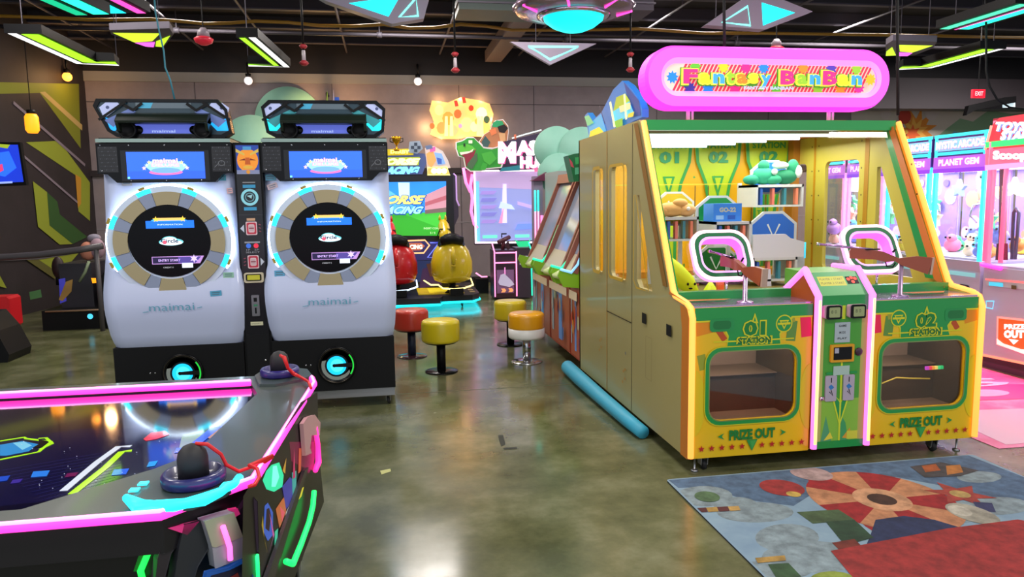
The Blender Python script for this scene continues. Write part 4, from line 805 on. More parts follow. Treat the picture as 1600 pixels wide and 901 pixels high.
for rnd in range(3):
    for ch, xx, w_, i in ps:
        if ch == ' ': continue
        xx = -.665+(xx-xp)*sc; ww = w_*sc; hh = .095 if ch in 'FB' else (.085 if ch == 't' else .066); zz = .0 if ch in 'FB' else (-.003 if ch == 't' else (-.028 if ch == 'y' else -.012))
        if ch == 'y': hh = .085
        if rnd == 0: A.text(ch, xx, zz, ww+.020, hh+.028, mat('#3c8a2a', .5, 0, .6), .07)
        elif rnd == 1: A.text(ch, xx, zz, ww+.010, hh+.016, mat('#f2e24a', .5, 0, .8), .06)
        else: A.text(ch, xx, zz, ww-.006, hh, mat(cl[i], .5, 0, .9), .05)
A.text('FANTASY BANBAN', -.06, -.072, .36, .022, mat('#b8c0e0', .5, 0, .6), .05)
m.build('sign_face', t)
for x, mt in ((2.09, 1), (3.15, 1)):
    m = MB(); m.tube([(x-.012, sy+.12, 2.11), (x-.012, sy+.12, 2.2)], .014, WHT, 10); m.tube([(x+.02, sy+.12, 2.11), (x+.02, sy+.12, 2.2)], .008, WHT, 8); m.box((x-.07, sy+.05, 2.108), (x+.08, sy+.19, 2.125), ORG_); m.build('sign_post', t)
# interior back wall with the printed lanes
yb = 6.05; m = MB(); m.box((X0+.03, yb, .92), (X1-.03, yb+.02, 2.09), mat('#dca804', .4)); A = Art((0, yb, 0), (1, 0, 0), (0, 0, 1), m, .0015); G2 = mat('#2a9440', .45); YG2 = mat('#a8c41c', .4)
sc_ = yb/5.75
for cx_, nm in ((atY(1045, 240, 6.05).x, '01'), (atY(1121, 240, 6.05).x, '02'), (atY(1198, 240, 6.05).x, '02')):
    def Q(l): return [(min(X1-.04, max(X0+.03, cx_+px)), pz) for px, pz in l]
    A.poly(Q([(-.22, 2.09), (-.20, 1.90), (-.10, 1.70), (-.065, 1.45), (-.06, .95), (.06, .95), (.065, 1.45), (.10, 1.70), (.20, 1.90), (.22, 2.09)]), YG2)
    for s in (-1, 1): A.line(Q([(s*.20, 2.09), (s*.185, 1.90), (s*.11, 1.72), (s*.065, 1.45), (s*.06, .95)]), .028, G2)
    A.poly(Q([(-.055, 1.78), (.055, 1.78), (0, 1.60)]), G2); A.poly(Q([(-.03, 1.765), (.03, 1.765), (0, 1.66)]), YG2); A.line(Q([(0, 1.64), (0, .95)]), .018, G2)
    if cx_+.1 < X1: A.text(nm, cx_, 1.94, .18, .10, mat('#1e8e58', .4), .05)
    A.text('STATION', cx_, 2.04, .31, .055, G2, .04)
    A.text('STATION', cx_, 1.0, .3, .06, G2, .04)
for x in (2.20, 2.62, 2.74, 3.14, 3.27): A.line([(x, .95), (x, 1.70)], .008, mat('#5a4210', .5))
A.rect(3.155, .95, 3.26, 1.70, G2); A.rect(3.18, 1.0, 3.235, 1.67, YG2)
for k, ch in enumerate('STATION0'): A.text(ch, 3.208, 1.52-.058*k, .035, .04, G2, .03)
A.line([(1.75, 1.71), (3.5, 1.71)], .008, mat('#c4c030', .4))
for x in (2.6, 2.78): A.poly(star(x, 1.77, .016, .006, 4), G2)
c0 = (2.69, 1.25); A.line(circ(c0[0], c0[1], .10, .10, 24), .012, G2, closed=True); A.line(circ(c0[0], c0[1], .07, .07, 24), .008, G2, closed=True); A.text('0102', c0[0], c0[1], .12, .04, G2, .03)
m.build('printed_back_wall', t)
m = MB(); m.box((X0+.04, YF+.32, .94), (X1-.04, YF+.40, .99), mat('#c8881c', .4)); m.box((X0+.04, yb-.25, .94), (X1-.04, yb, .99), mat('#c8881c', .4)); m.box((X1-.09, yb-.12, .94), (X1-.03, yb, 2.08), mat('#a8701c', .5)); m.build('inner_ledge', t)
# shelves with octagonal shields
def shelf(px0, px1, py, y, dep, oct_px=None, col='#128a3c', py2=None, name='shelf'):
    a = atY(px0, py, y); b = atY(px1, py, y); z = (a.z+b.z)/2; m = MB(); S_ = mat('#c9d0d0', .4)
    m.box((a.x, y, z-.02), (b.x, y+dep, z), S_); m.box((a.x, y, z-.16), (a.x+.015, y+dep, z), S_); m.box((b.x-.015, y, z-.16), (b.x, y+dep, z), S_); m.box((a.x, y, z-.175), (b.x, y+dep, z-.16), S_); m.box((a.x, y+dep, .94), (a.x+.03, y+dep+.02, z+.02), S_); m.box((b.x-.03, y+dep, .94), (b.x, y+dep+.02, z+.02), S_)
    sf = m.build('prize_shelf', t)
    for k in range(4):
        xx = a.x+.05+(b.x-a.x-.1)*k/3; mm = MB(); mm.box((xx-.01, y+.01, z-.158), (xx+.01, y+.05, z-.03), mat(('#2f62b8', '#e07a6a', '#3a8a9a', '#f08a6a')[k], .4)); mm.build('hanging_ticket', sf)
    if oct_px:
        A_ = atY(oct_px[0], oct_px[1], y+dep); R2 = oct_px[2]; O = [(A_.x+R2*math.cos(math.radians(22.5+45*k))*1.25, A_.z+R2*math.sin(math.radians(22.5+45*k))) for k in range(8)]
        m = MB(); m.prism(O, 'y', y+dep-.02, y+dep, S_); O2 = [((p[0]-A_.x)*.88+A_.x, (p[1]-A_.z)*.88+A_.z) for p in O]; A = Art((0, y+dep-.02, 0), (1, 0, 0), (0, 0, 1), m, .002); A.poly(O2, mat(col, .4)); A.line([(A_.x-.05, A_.z+.06), (A_.x, A_.z-.04), (A_.x+.05, A_.z+.06)], .014, mat('#d8e0d8', .4)); m.build('shield_panel', t)
    return a, b, z
S1 = shelf(1036, 1092, 339, 5.1, .30, (1052, 326, .14), '#c8b41c')
S2 = shelf(1117, 1174, 346, 5.0, .32, (1120, 335, .155), '#128a3c')
S3 = shelf(1182, 1256, 288, 5.4, .30, (1202, 277, .15), '#2078e0')
S4 = shelf(1176, 1246, 402, 5.0, .28, (1206, 362, .17), '#2468c8')
S5 = shelf(1045, 1172, 436, 5.2, .30, (1117, 412, .16), '#0f6e22')
# ---- prizes
def plush(name, label, cat, blobs, group=None):
    c = V(blobs[0][0]); t_ = thing(name, label, cat, (c.x, c.y, min(b[0][2]-b[1][2] for b in blobs)), group)
    by = {}
    for b in blobs: by.setdefault(b[3], MB()).ell(b[0], b[1], mat(b[2], .7), 14, 9)
    for k, mm in by.items(): mm.build(k, t_)
    org(); return t_
a, b, z = S1; x = (a.x+b.x)/2
plush('plush_toy', 'tan plush toy lying on the leftmost shelf of the yellow cabinet', 'plush toy', [((x-.03, 5.2, z+.055), (.12, .07, .055), '#d8a860', 'body'), ((x+.07, 5.18, z+.05), (.075, .06, .05), '#e0b070', 'head'), ((x-.1, 5.2, z+.045), (.06, .06, .045), '#cfa058', 'body'), ((x+.06, 5.11, z+.06), (.014, .014, .014), '#f4f0e8', 'eye'), ((x+.02, 5.17, z+.1), (.06, .04, .035), '#d8a860', 'arm')])
a, b, z = S2; x = (a.x+b.x)/2; m = MB(); m.box((x-.13, 5.05, z), (x+.09, 5.22, z+.13), mat('#2f86e8', .4, 0, .1)); A = Art((x-.02, 5.05, z+.065), (1, 0, 0), (0, 0, 1), m); A.text('GO-22', 0, .02, .13, .035, mat('#c8d0b0', .4), .05); A.rect(-.09, -.05, -.03, -.02, mat('#9ad0ff', .4)); A.rect(.0, -.05, .06, -.02, mat('#1c60c8', .4))
lone('prize_box', m, 'blue printed prize box on the green shield shelf', 'box', (x, 5.13, z))
a, b, z = S3; x = (a.x+b.x)/2-.02
plush('plush_toy', 'teal green plush toys heap on the highest shelf in the yellow cabinet', 'plush toy', [((x-.07, 5.5, z+.07), (.085, .08, .07), '#2aa880', 'body'), ((x-.07, 5.5, z+.15), (.045, .045, .045), '#239a72', 'head'), ((x-.17, 5.5, z+.04), (.07, .06, .04), '#1f9a78', 'arm'), ((x-.01, 5.46, z+.04), (.07, .06, .04), '#28a078', 'arm'), ((x-.02, 5.42, z+.1), (.025, .02, .025), '#e8f4f0', 'eye')])
plush('plush_toy', 'dark green and white winged plush at the right end of the highest shelf', 'plush toy', [((x+.10, 5.48, z+.06), (.10, .07, .06), '#15805a', 'body'), ((x+.17, 5.48, z+.13), (.05, .04, .07), '#1c946a', 'wing'), ((x+.05, 5.46, z+.15), (.07, .04, .03), '#d8efe6', 'wing'), ((x+.2, 5.45, z+.1), (.03, .03, .05), '#e4f0ea', 'wing')])
a, b, z = S4; m = MB(); 
m.prism([(a.x, z), (b.x+.05, z), (b.x+.05, z+.11), (b.x-.06, z+.14), (b.x-.10, z+.17), (a.x, z+.17)], 'y', 5.0, 5.03, mat('#d4dade', .3)); m.prism([(b.x-.02, z-.1), (b.x+.12, z-.1), (b.x+.12, z+.1), (b.x-.02, z+.1)], 'y', 5.1, 5.12, mat('#b8c4cc', .3)); m.tube([(b.x+.12, 5.1, z-.02), (b.x+.12, 5.1, z+.1)], .006, em('#30d0ff', 1), 6); lone('acrylic_cover', m, 'white cover board in front of the blue shield shelf', 'board', (b.x, 5.02, z-.1))
# yellow-green long plush leaning
p0, p1 = atY(1020, 395, 4.72), atY(1088, 455, 4.75); d = (p1-p0); m1 = MB(); t_ = thing('long_plush', 'yellow green banana shaped plush with a small face leaning against the left shelf', 'plush toy', (p1.x, p1.y, .95))
m1.tube([p0+V((0, 0, .03)), p0+d*.2, p0+d*.5, p0+d*.8, p1], [.02, .06, .07, .06, .02], mat('#cfe81a', .6, 0, .15), 12); m1.build('body', t_)
m1 = MB(); c = p0+d*.78
for dx in (-.02, .03): m1.ell(c+V((dx, -.065, .0)), (.008, .006, .01), BLK)
m1.ell(c+V((.0, -.065, -.03)), (.014, .005, .006), BLK); m1.build('face', t_); org()
m1 = MB(); c = atY(1110, 455, 4.72); m1.lathe([(.06, 0), (.045, .03), (.02, .07), (.004, .09)], (c.x, c.y, .94), mat('#cfe81a', .6, 0, .1), n=12); lone('cone_plush', m1, 'small yellow green cone shaped toy beside the leaning banana plush', 'plush toy', (c.x, c.y, .94))
for px, l in ((1126, 'orange pennant toy standing under the left sight frame'), (1328, 'orange pennant toy standing at the right of the centre console')):
    c = atY(px, 455, 4.5); m1 = MB(); m1.prism([(c.x-.03, 1.12), (c.x+.03, 1.12), (c.x+.02, .94), (c.x-.01, .94)], 'y', c.y, c.y+.03, mat('#f07028', .5)); lone('pennant_toy', m1, l, 'toy', (c.x, c.y, .94))
c = atY(1137, 404, 5.3); plush('ball_toy', 'round green and white ball toy behind the left toy rifle', 'toy ball', [((c.x, 5.1, c.z), (.055, .055, .055), '#4ab86a', 'ball'), ((c.x+.06, 5.08, c.z-.02), (.06, .04, .04), '#5a4aa8', 'base')])
m1 = MB(); c = atY(1198, 427, 5.0); m1.prism([(c.x-.04, .94), (c.x+.04, .94), (c.x+.03, c.z+.03), (c.x-.03, c.z+.03)], 'y', 5.0, 5.06, mat('#d8dcec', .5)); lone('paper_cup', m1, 'small white cup on the play floor under the blue shield', 'cup', (c.x, 5.03, .94))
# tube lying in the right bin: yellow cord and rainbow stick
m1 = MB(); m1.tube([(2.92, YF+.2, .42), (2.99, YF+.2, .39), (3.08, YF+.2, .42), (3.16, YF+.2, .445), (3.26, YF+.2, .435), (3.40, YF+.2, .425)], .005, mat('#d8d05a', .4, 0, .3), 6); org(YC.location); m1.build('looped_hose', YC); org()
m1 = MB()
for k, c in enumerate(('#c04af0', '#f04a6a', '#f0b04a', '#f0f08a', '#4af0a0', '#1ad88a')): m1.box((3.29+.02*k, YF+.1, .51), (3.31+.02*k, YF+.115, .53), em(c, .9))
lone('light_stick', m1, 'small rainbow lit stick seen inside the right prize window', 'light stick')
org()
# noodle
m1 = MB(); m1.tube([(1.62, 6.55, .06), (1.60, 6.45, .07), (1.60, 6.0, .065), (1.61, 5.4, .06), (1.63, 4.8, .05), (1.64, 4.55, .05)], [.03, .062, .062, .055, .05, .045], mat('#3aa4c4', .5), 14)
lone('blue_foam_roll', m1, 'blue foam roll lying on the floor along the left side of the yellow cabinet', 'foam roll', (1.61, 5.5, 0))
# ================================================================== BALL LANE MACHINES behind the yellow cabinet
RDO = mat('#b4431f', .4); REDP = mat('#a83a22', .4)
def lane_machine(y0, y1, label, side):
    t = thing('ball_lane_machine', label, 'arcade machine', (1.7, (y0+y1)/2, 0), 'ball lane machines behind the yellow cabinet')
    m = MB(); m.box((1.7, y0, .13), (2.9, y1, .80), REDP)
    A = Art((1.7, y1, 0), (0, -1, 0), (0, 0, 1), m, .002); w_ = y1-y0
    A.rect(.02, .15, w_-.02, .78, mat('#b85a3c', .4)); A.rect(w_*.45, .2, w_*.62, .72, mat('#5f88c8', .4, 0, .15)); A.rect(w_*.1, .25, w_*.2, .74, mat('#a8b4c4', .4))
    for k in range(9): A.poly(circ(w_*random.random()*.9+.05, .25+.5*random.random(), .03, .07, 8), mat(random.choice(['#c83a20', '#d8d0c8', '#4a78c0', '#e0963a', '#8a3a5c', '#c0c8a0']), .4))
    A.rect(.04, .68, w_-.04, .76, mat('#d8c0a0', .4, 0, .2))
    if side:
        B = Art((1.7, y0, 0), (1, 0, 0), (0, 0, 1), m, .002); B.rect(0, .13, .5, .8, mat('#c04a26', .4))
        B.poly(circ(.34, .5, .13, .15, 18), mat('#2a1a1a', .4)); B.poly(circ(.345, .5, .115, .135, 18), mat('#8e97a8', .4)); B.line([(.02, .78), (.2, .58), (.5, .5)], .02, mat('#3a1a14', .4)); B.line([(.0, .45), (.2, .3), (.5, .2)], .02, mat('#3a1a14', .4)); B.rect(.03, .16, .16, .32, mat('#c8c0a8', .4))
        for k in range(4): B.rect(.045, .185+.033*k, .145, .2+.033*k, mat('#4a4a4a', .4))
    m.build('body', t)
    for yy in (y0+.03, y1-.05):
        m = MB(); m.prism([(1.50, .92), (1.55, .82), (1.72, .80), (1.80, .86), (1.95, 1.33), (1.82, 1.33), (1.68, 1.0), (1.62, .94), (1.52, .97)], 'y', yy, yy+.03, mat('#7fae1e', .4, 0, .08)); m.build('lane_side', t)
    m = MB(); m.add([(1.58, y0+.06, .86), (1.58, y1-.05, .86), (1.92, y1-.05, 1.4), (1.92, y0+.06, 1.4)], [(0, 1, 2, 3)], mat('#c7c2a8', .3)); m.build('lane', t)
    m = MB(); m.tube([(1.52, y0+.02, .98), (1.62, y0+.02, .95), (1.68, y0+.02, 1.02), (1.81, y0+.02, 1.33)], .012, em('#2af0a8', 1.2) if not side else em('#8ac8ff', .9), 6); m.build('lane_neon', t)
    m = MB(); fr = mat('#9a5a48', .4)
    for yy in (y0+.02, y1-.06): m.prism([(1.62, .95), (1.68, .93), (2.06, 1.83), (2.00, 1.86)], 'y', yy, yy+.04, fr)
    m.prism([(1.97, 1.78), (2.08, 1.80), (2.10, 1.88), (1.99, 1.88)], 'y', y0+.02, y1-.02, mat('#b07058', .4)); m.build('glass_frame', t)
    m = MB(); m.add([(1.68, y0+.06, .98), (1.68, y1-.06, .98), (2.03, y1-.06, 1.83), (2.03, y0+.06, 1.83)], [(0, 1, 2, 3)], mat('#9fb0c6', .12, coat=.4)); m.build('glass_cover', t)
    m = MB(); m.lathe([(.0, 0), (.07, .02), (.075, .05), (.0, .09)], (1.58, y0+.3, .86), mat('#d8e8a0', .4), n=12); m.build('ball_cup', t)
    org()
lane_machine(7.62, 8.45, 'red and blue ball lane machine at the far end of the row, mint edge light', False)
lane_machine(6.75, 7.58, 'red ball lane machine with green side, in the middle of the row', False)
lane_machine(6.36, 6.73, 'orange sided machine standing right behind the yellow cabinet', True)
m = MB(); m.box((2.0, 8.5, 0), (2.75, 9.2, 1.93), mat('#a9b6b0', .4)); A = Art((2.0, 8.5, 0), (1, 0, 0), (0, 0, 1), m, .002); A.rect(.07, .9, .7, 1.8, mat('#a0acc0', .3)); A.line([(.07, .9), (.7, .9), (.7, 1.8), (.07, 1.8)], .012, mat('#7f8c88', .4), closed=True)
lone('white_cabinet', m, 'pale grey green cabinet standing behind the red ball lane machines', 'cabinet', (2.4, 8.8, 0))
m = MB(); P = [atY(x, y, 6.9) for x, y in [(888, 243), (898, 240), (914, 238), (914, 282), (897, 284)]]; m.prism([(p.x, p.z) for p in P], 'y', 6.9, 7.1, mat('#1f7a48', .4)); A = Art((0, 6.9, 0), (1, 0, 0), (0, 0, 1), m, .002)
A.poly([(889, 247), (894, 253), (897, 262), (892, 260)], mat('#d85a6a', .4), True); A.poly([(898, 246), (912, 244), (912, 254), (899, 257)], mat('#3ab060', .4, 0, .1), True); A.poly([(898, 262), (913, 260), (913, 270), (898, 273)], mat('#5ab88a', .4, 0, .1), True)
lone('green_topper', m, 'small green box topper above the red glass frame beside the yellow cabinet', 'topper', (2.0, 7.0, 1.85))
# blue topper along the yellow cabinet's roof edge
m = MB(); O = [(914, 180), (918, 176), (926, 188), (940, 175), (958, 140), (972, 126), (982, 133), (998, 155), (1003, 170), (1003, 183), (960, 203), (921, 217)]
xs = 1.80; Q = [atX(x, y, xs) for x, y in O]; Q = [V((p.x, p.y, max(p.z, 2.114))) for p in Q]; m.prismw([(p.y, p.z) for p in Q], (xs, 0, 0), (0, 1, 0), (0, 0, 1), (.05, 0, 0), mat('#2a78c8', .4, 0, .35))
A = Art((xs, 0, 0), (0, -1, 0), (0, 0, 1), m, .002); A.poly([(975, 128), (999, 158), (1002, 180), (988, 183)], mat('#1c3f9a', .4, 0, .25), True); A.poly([(918, 180), (926, 190), (940, 178), (948, 204), (922, 214)], mat('#3aa8e0', .4, 0, .5), True)
for p_, c in (([(964, 152), (978, 146), (986, 158), (976, 172), (958, 180)], '#a8b830'), ([(958, 175), (985, 158), (992, 176), (960, 196)], '#58c4e8'), ([(924, 205), (938, 198), (945, 206), (922, 215)], '#e8d83a'), ([(915, 182), (922, 180), (930, 192), (920, 197)], '#6ac08a'), ([(970, 166), (988, 160), (988, 170), (972, 176)], '#e8d8a0'), ([(962, 190), (976, 184), (976, 196), (966, 200)], '#7ab83a'), ([(985, 178), (995, 174), (993, 182), (984, 184)], '#d8c83a'), ([(978, 148), (981, 146), (984, 186), (981, 187)], '#f0f0c0'), ([(956, 160), (959, 158), (966, 198), (963, 199)], '#f0f0c0')):
    A.poly(p_, mat(c, .4, 0, .5), True)
A.line([(941, 165), (950, 194)], .012, mat('#1c2f6a', .4), True)
for y in (5.0, 5.8): m.box((xs+.01, y, 2.105), (xs+.04, y+.03, 2.2), BLK) if 0 else None
lone('topper_board', m, 'blue and yellow cut-out topper board along the left roof edge of the yellow cabinet', 'topper', (xs, 5.4, 2.11))
# neon post next to the hunting game
for k, (a0, a1, c) in enumerate(((300, 335, '#3af5d8'), (335, 385, '#ff8ab4'), (385, 418, '#3af5c8'))):
    pass
t = thing('neon_post', 'vertical neon post, mint and pink, beside the hunting game screen', 'neon light', (1.92, 9.3, 0))
m = MB(); m.box((1.88, 9.34, 0), (2.0, 9.48, 1.90), mat('#8a7a94', .4)); m.prism([(1.85, 1.84), (2.04, 1.84), (2.04, 1.95)], 'y', 9.3, 9.48, mat('#6a2a48', .4)); m.build('column', t)
for x in (1.895, 1.935):
    m = MB()
    for z0, z1, c in ((.7, 1.0, '#2af0c0'), (1.0, 1.45, '#ff9ac0'), (1.45, 1.72, '#3af5d8')): m.tube([(x, 9.32, z0), (x, 9.32, z1)], .011, em(c, 1.6), 8)
    m.build('neon_tube', t)
m = MB(); m.tube([(1.985, 9.33, 1.0), (1.985, 9.33, 1.4)], .02, em('#f08ac8', 1), 6); m.build('neon_tube', t); org()

# ================================================================== STOOLS
def stool(x, y, label, c1, c2=None, post=BLK, base=BLKG, g='round padded stools on the floor'):
    t = thing('round_stool', label, 'stool', (x, y, 0), g); S = mat(c1, .35, coat=.3)
    m = MB(); lo = .29 if not c2 else .33
    m.lathe([(.165, lo), (.178, lo+.012), (.18, lo+.03), (.18, .462), (.174, .482), (.16, .495), (.10, .5), (.0, .501)] if not c2 else [(.178, .345), (.18, .36), (.18, .462), (.174, .482), (.16, .495), (.10, .5), (.0, .501)], (x, y, 0), S, n=40); m.build('seat', t)
    if c2: m = MB(); m.lathe([(.165, .245), (.178, .255), (.18, .27), (.18, .346)], (x, y, 0), mat(c2, .35, coat=.3), n=40); m.build('seat_band', t)
    else: m = MB(); m.lathe([(.14, .275), (.165, .29)], (x, y, 0), BLK, n=24); m.build('seat_plate', t)
    m = MB(); m.lathe([(.042, .01), (.042, .28)], (x, y, 0), post, n=20); m.build('post', t)
    m = MB(); m.lathe([(.155, 0), (.155, .006), (.15, .01), (.045, .016)], (x, y, 0), base, n=40); m.build('base', t); org()
stool(.47, 6.85, 'yellow stool with black post, nearest one at the right of the white cabinets', '#d8c21a')
stool(.22, 7.6, 'red stool behind the yellow one, half hidden by the white cabinet', '#c23a2c', None, mat('#1c2440', .4), mat('#3c2028', .2, coat=.4))
stool(1.335, 7.07, 'stool with orange yellow top and white lower band on a chrome post', '#e8a20e', '#e6e4e0', CHR, mat('#c8c8cc', .15, .9))
stool(1.325, 7.98, 'yellow stool standing behind the white banded one', '#d8bf20')

# ================================================================== HORSE RACING GAME
t = thing('horse_racing_game', 'horse racing game with big green screen, lit topper and glowing platform', 'arcade machine', (.4, 12, 0))
m = MB(); m.prism([(-.9, 10.75), (.75, 10.75), (.80, 10.95), (1.25, 10.98), (1.38, 11.2), (1.42, 12.7), (-.9, 12.7)], 'z', .10, .19, mat('#1c1c20', .3)); m.box((.45, 11.2, .19), (1.15, 12.2, .2), mat('#c8a810', .35, 0, .25)); m.box((.62, 11.35, .2), (.95, 11.9, .203), mat('#e8d020', .35, 0, .35))
for k in range(4): m.box((1.25, 11.3+.25*k, .19), (1.33, 11.42+.25*k, .195), mat('#b8a070', .4))
m.build('platform', t)
m = MB(); m.tube([(-.9, 10.74, .09), (.74, 10.74, .09), (.80, 10.94, .09), (1.26, 10.97, .09), (1.39, 11.2, .09), (1.43, 12.6, .09)], .014, em('#12e8ff', 2.2), 6); m.build('platform_neon', t)
l = bpy.data.lights.new('under_glow', 'AREA'); l.shape = 'RECTANGLE'; l.size = 2; l.size_y = 1.6; l.energy = 14; l.color = (.02, .85, 1); q = bpy.data.objects.new('under_glow', l); q.parent = t; q.location = (0, -.3, .085); COL.objects.link(q)
for x in (-.5, .3, 1.1): caster(t, x, 11.1, .1)
yS = 12.0; m = MB(); m.box((-.5, yS, .2), (1.09, yS+.25, 2.05), mat('#14171f', .3)); m.prism([(1.09, 2.03), (1.13, 2.0), (1.13, 1.6), (1.17, 1.5), (1.17, 1.35), (1.10, 1.2), (1.09, .4)], 'y', yS+.02, yS+.2, mat('#3c3348', .3)); m.build('screen_cabinet', t)
m = MB(); m.tube([(1.10, yS, 2.04), (1.14, yS, 2.0), (1.14, yS, 1.62), (1.18, yS, 1.52)], .012, em('#b08ac8', .9), 6); m.build('edge_neon', t)
m = MB(); A = Art((0, yS, 0), (1, 0, 0), (0, 0, 1), m, .002); pp = lambda l, c, e=1.0: A.poly(l, em(c, e), True)
pp([(560, 285), (697, 283), (697, 368), (560, 368)], '#2a8ae8'); pp([(560, 310), (600, 292), (640, 318), (660, 330), (560, 330)], '#5ab4f0'); pp([(622, 285), (640, 285), (640, 310), (624, 312)], '#bfe0f5')
pp([(560, 335), (660, 332), (697, 330), (697, 368), (560, 368)], '#3fb83c'); pp([(560, 335), (630, 334), (697, 360), (697, 368), (560, 368)], '#2fa02c'); pp([(664, 305), (697, 290), (697, 330), (664, 332)], '#c08a9a'); pp([(664, 316), (697, 305), (697, 312), (664, 322)], '#a85a68'); pp([(664, 328), (697, 324), (697, 331), (664, 334)], '#6a5a58')
A.textpx('HORSE', 585, 304, 663, 320, em('#1c4a9a', 1), .08, .12); A.textpx('HORSE', 587, 305, 661, 319, em('#f5e27a', 1), .05, .12); A.textpx('RACING', 592, 321, 661, 336, em('#1c4a9a', 1), .08, .12); A.textpx('RACING', 594, 322, 659, 334, em('#9ae0f5', 1), .05, .12)
A.textpx('INSERT COIN', 662, 355, 685, 358, em('#d8f0c8', 1), 0); A.textpx('5 / 5', 672, 362, 680, 365, em('#d8f0c8', 1), 0); m.build('screen', t)
m = MB(); A = Art((0, yS, 0), (1, 0, 0), (0, 0, 1), m, .002); pp([(600, 378), (712, 376), (700, 405), (600, 408)], '#2a2a6a', .5); A.line([(612, 377), (664, 375), (671, 383), (662, 395), (612, 396)], .025, em('#ffb27a', 1.3), True); pp([(618, 380), (658, 379), (664, 384), (657, 391), (618, 392)], '#b0604a', .8); A.textpx('RACING', 630, 382, 660, 389, em('#f5e8e0', 1.2), .05)
A.line([(672, 379), (686, 379), (668, 402), (690, 402)], .02, em('#6a7af0', 1.2), True); pp([(600, 408), (700, 406), (700, 440), (600, 440)], '#1c2c5c', .5); pp([(660, 420), (690, 410), (690, 445), (655, 450)], '#3a2050', .4); pp([(666, 412), (680, 410), (684, 430), (672, 432)], '#4a2a20', .5); A.textpx('LS', 641, 414, 650, 423, em('#7a8a6a', .7), .05); m.build('front_art', t)
m = MB(); yt = 11.95
for O, c in (([(600, 240), (640, 238), (663, 240), (668, 250), (660, 272), (600, 273)], '#4a5a90'), ([(664, 231), (678, 228), (692, 236), (700, 250), (704, 262), (668, 268)], '#d8c8c0'), ([(669, 262), (698, 261), (703, 273), (668, 274)], '#d8c86a'), ([(600, 233), (646, 232), (646, 242), (600, 243)], '#d8c010'), ([(640, 221), (656, 220), (661, 232), (652, 240), (638, 238)], '#8a98a8')):
    P = [atY(x, y, yt) for x, y in O]; m.prism([(p.x, p.z) for p in P], 'y', yt, yt+.06, mat(c, .4, 0, .35)); yt -= .004
m.box((.2, 11.98, 2.05), (.26, 12.1, 2.3), BLK); m.box((.8, 11.98, 2.05), (.86, 12.1, 2.2), BLK)
A = Art((0, 11.93, 0), (1, 0, 0), (0, 0, 1), m, .002); pp([(600, 246), (656, 245), (654, 258), (600, 259)], '#9aa830'); A.textpx('HORSE', 588, 247, 654, 258, em('#f7f0b0', 1.1), .08, .1); A.textpx('RACING', 596, 260, 654, 272, em('#7adcf5', 1.1), .08, .1); A.textpx('DERBY', 610, 234, 640, 240, em('#fff08a', 1.1), .05)
for k in range(3): c = A.P(678+8*k, 267); A.poly(circ(c[0], c[1], .045), em('#fff8e0', 1.2))
A.line([(668, 262), (698, 261), (703, 273), (668, 273)], .02, em('#f5e88a', 1), True, True)
pp([(666, 240), (676, 234), (682, 250), (674, 262), (668, 256)], '#e09a58', .8); pp([(678, 238), (690, 240), (696, 256), (684, 258)], '#7aa0d8', .8); pp([(682, 246), (690, 248), (690, 256), (684, 256)], '#3a5aa8', .8); pp([(671, 231), (680, 229), (680, 236), (672, 238)], '#c05a9a', .8); pp([(664, 228), (674, 226), (676, 232), (666, 234)], '#5a6a8a', .6)
for i in range(3):
    for k in range(3):
        if (i+k) % 2: x, y = 642+5*i, 223+5*k; pp([(x, y), (x+5, y), (x+5, y+5), (x, y+5)], '#2c3848', .5)
m.build('topper', t); org()
c = atY(620, 236, 11.9); m = MB(); m.lathe([(.045, 0), (.045, .03), (.015, .05), (.012, .09), (.03, .11), (.065, .16), (.075, .22), (.07, .225), (.055, .17)], (c.x, c.y, c.z), mat('#d8a01c', .2, .8), n=18)
for s in (-1, 1): m.tube([(c.x+s*.06, c.y, c.z+.2), (c.x+s*.10, c.y, c.z+.2), (c.x+s*.10, c.y, c.z+.15), (c.x+s*.05, c.y, c.z+.13)], .008, mat('#2a2018', .4), 6)
lone('trophy', m, 'gold trophy cup with dark handles on top of the horse racing topper', 'trophy', c)
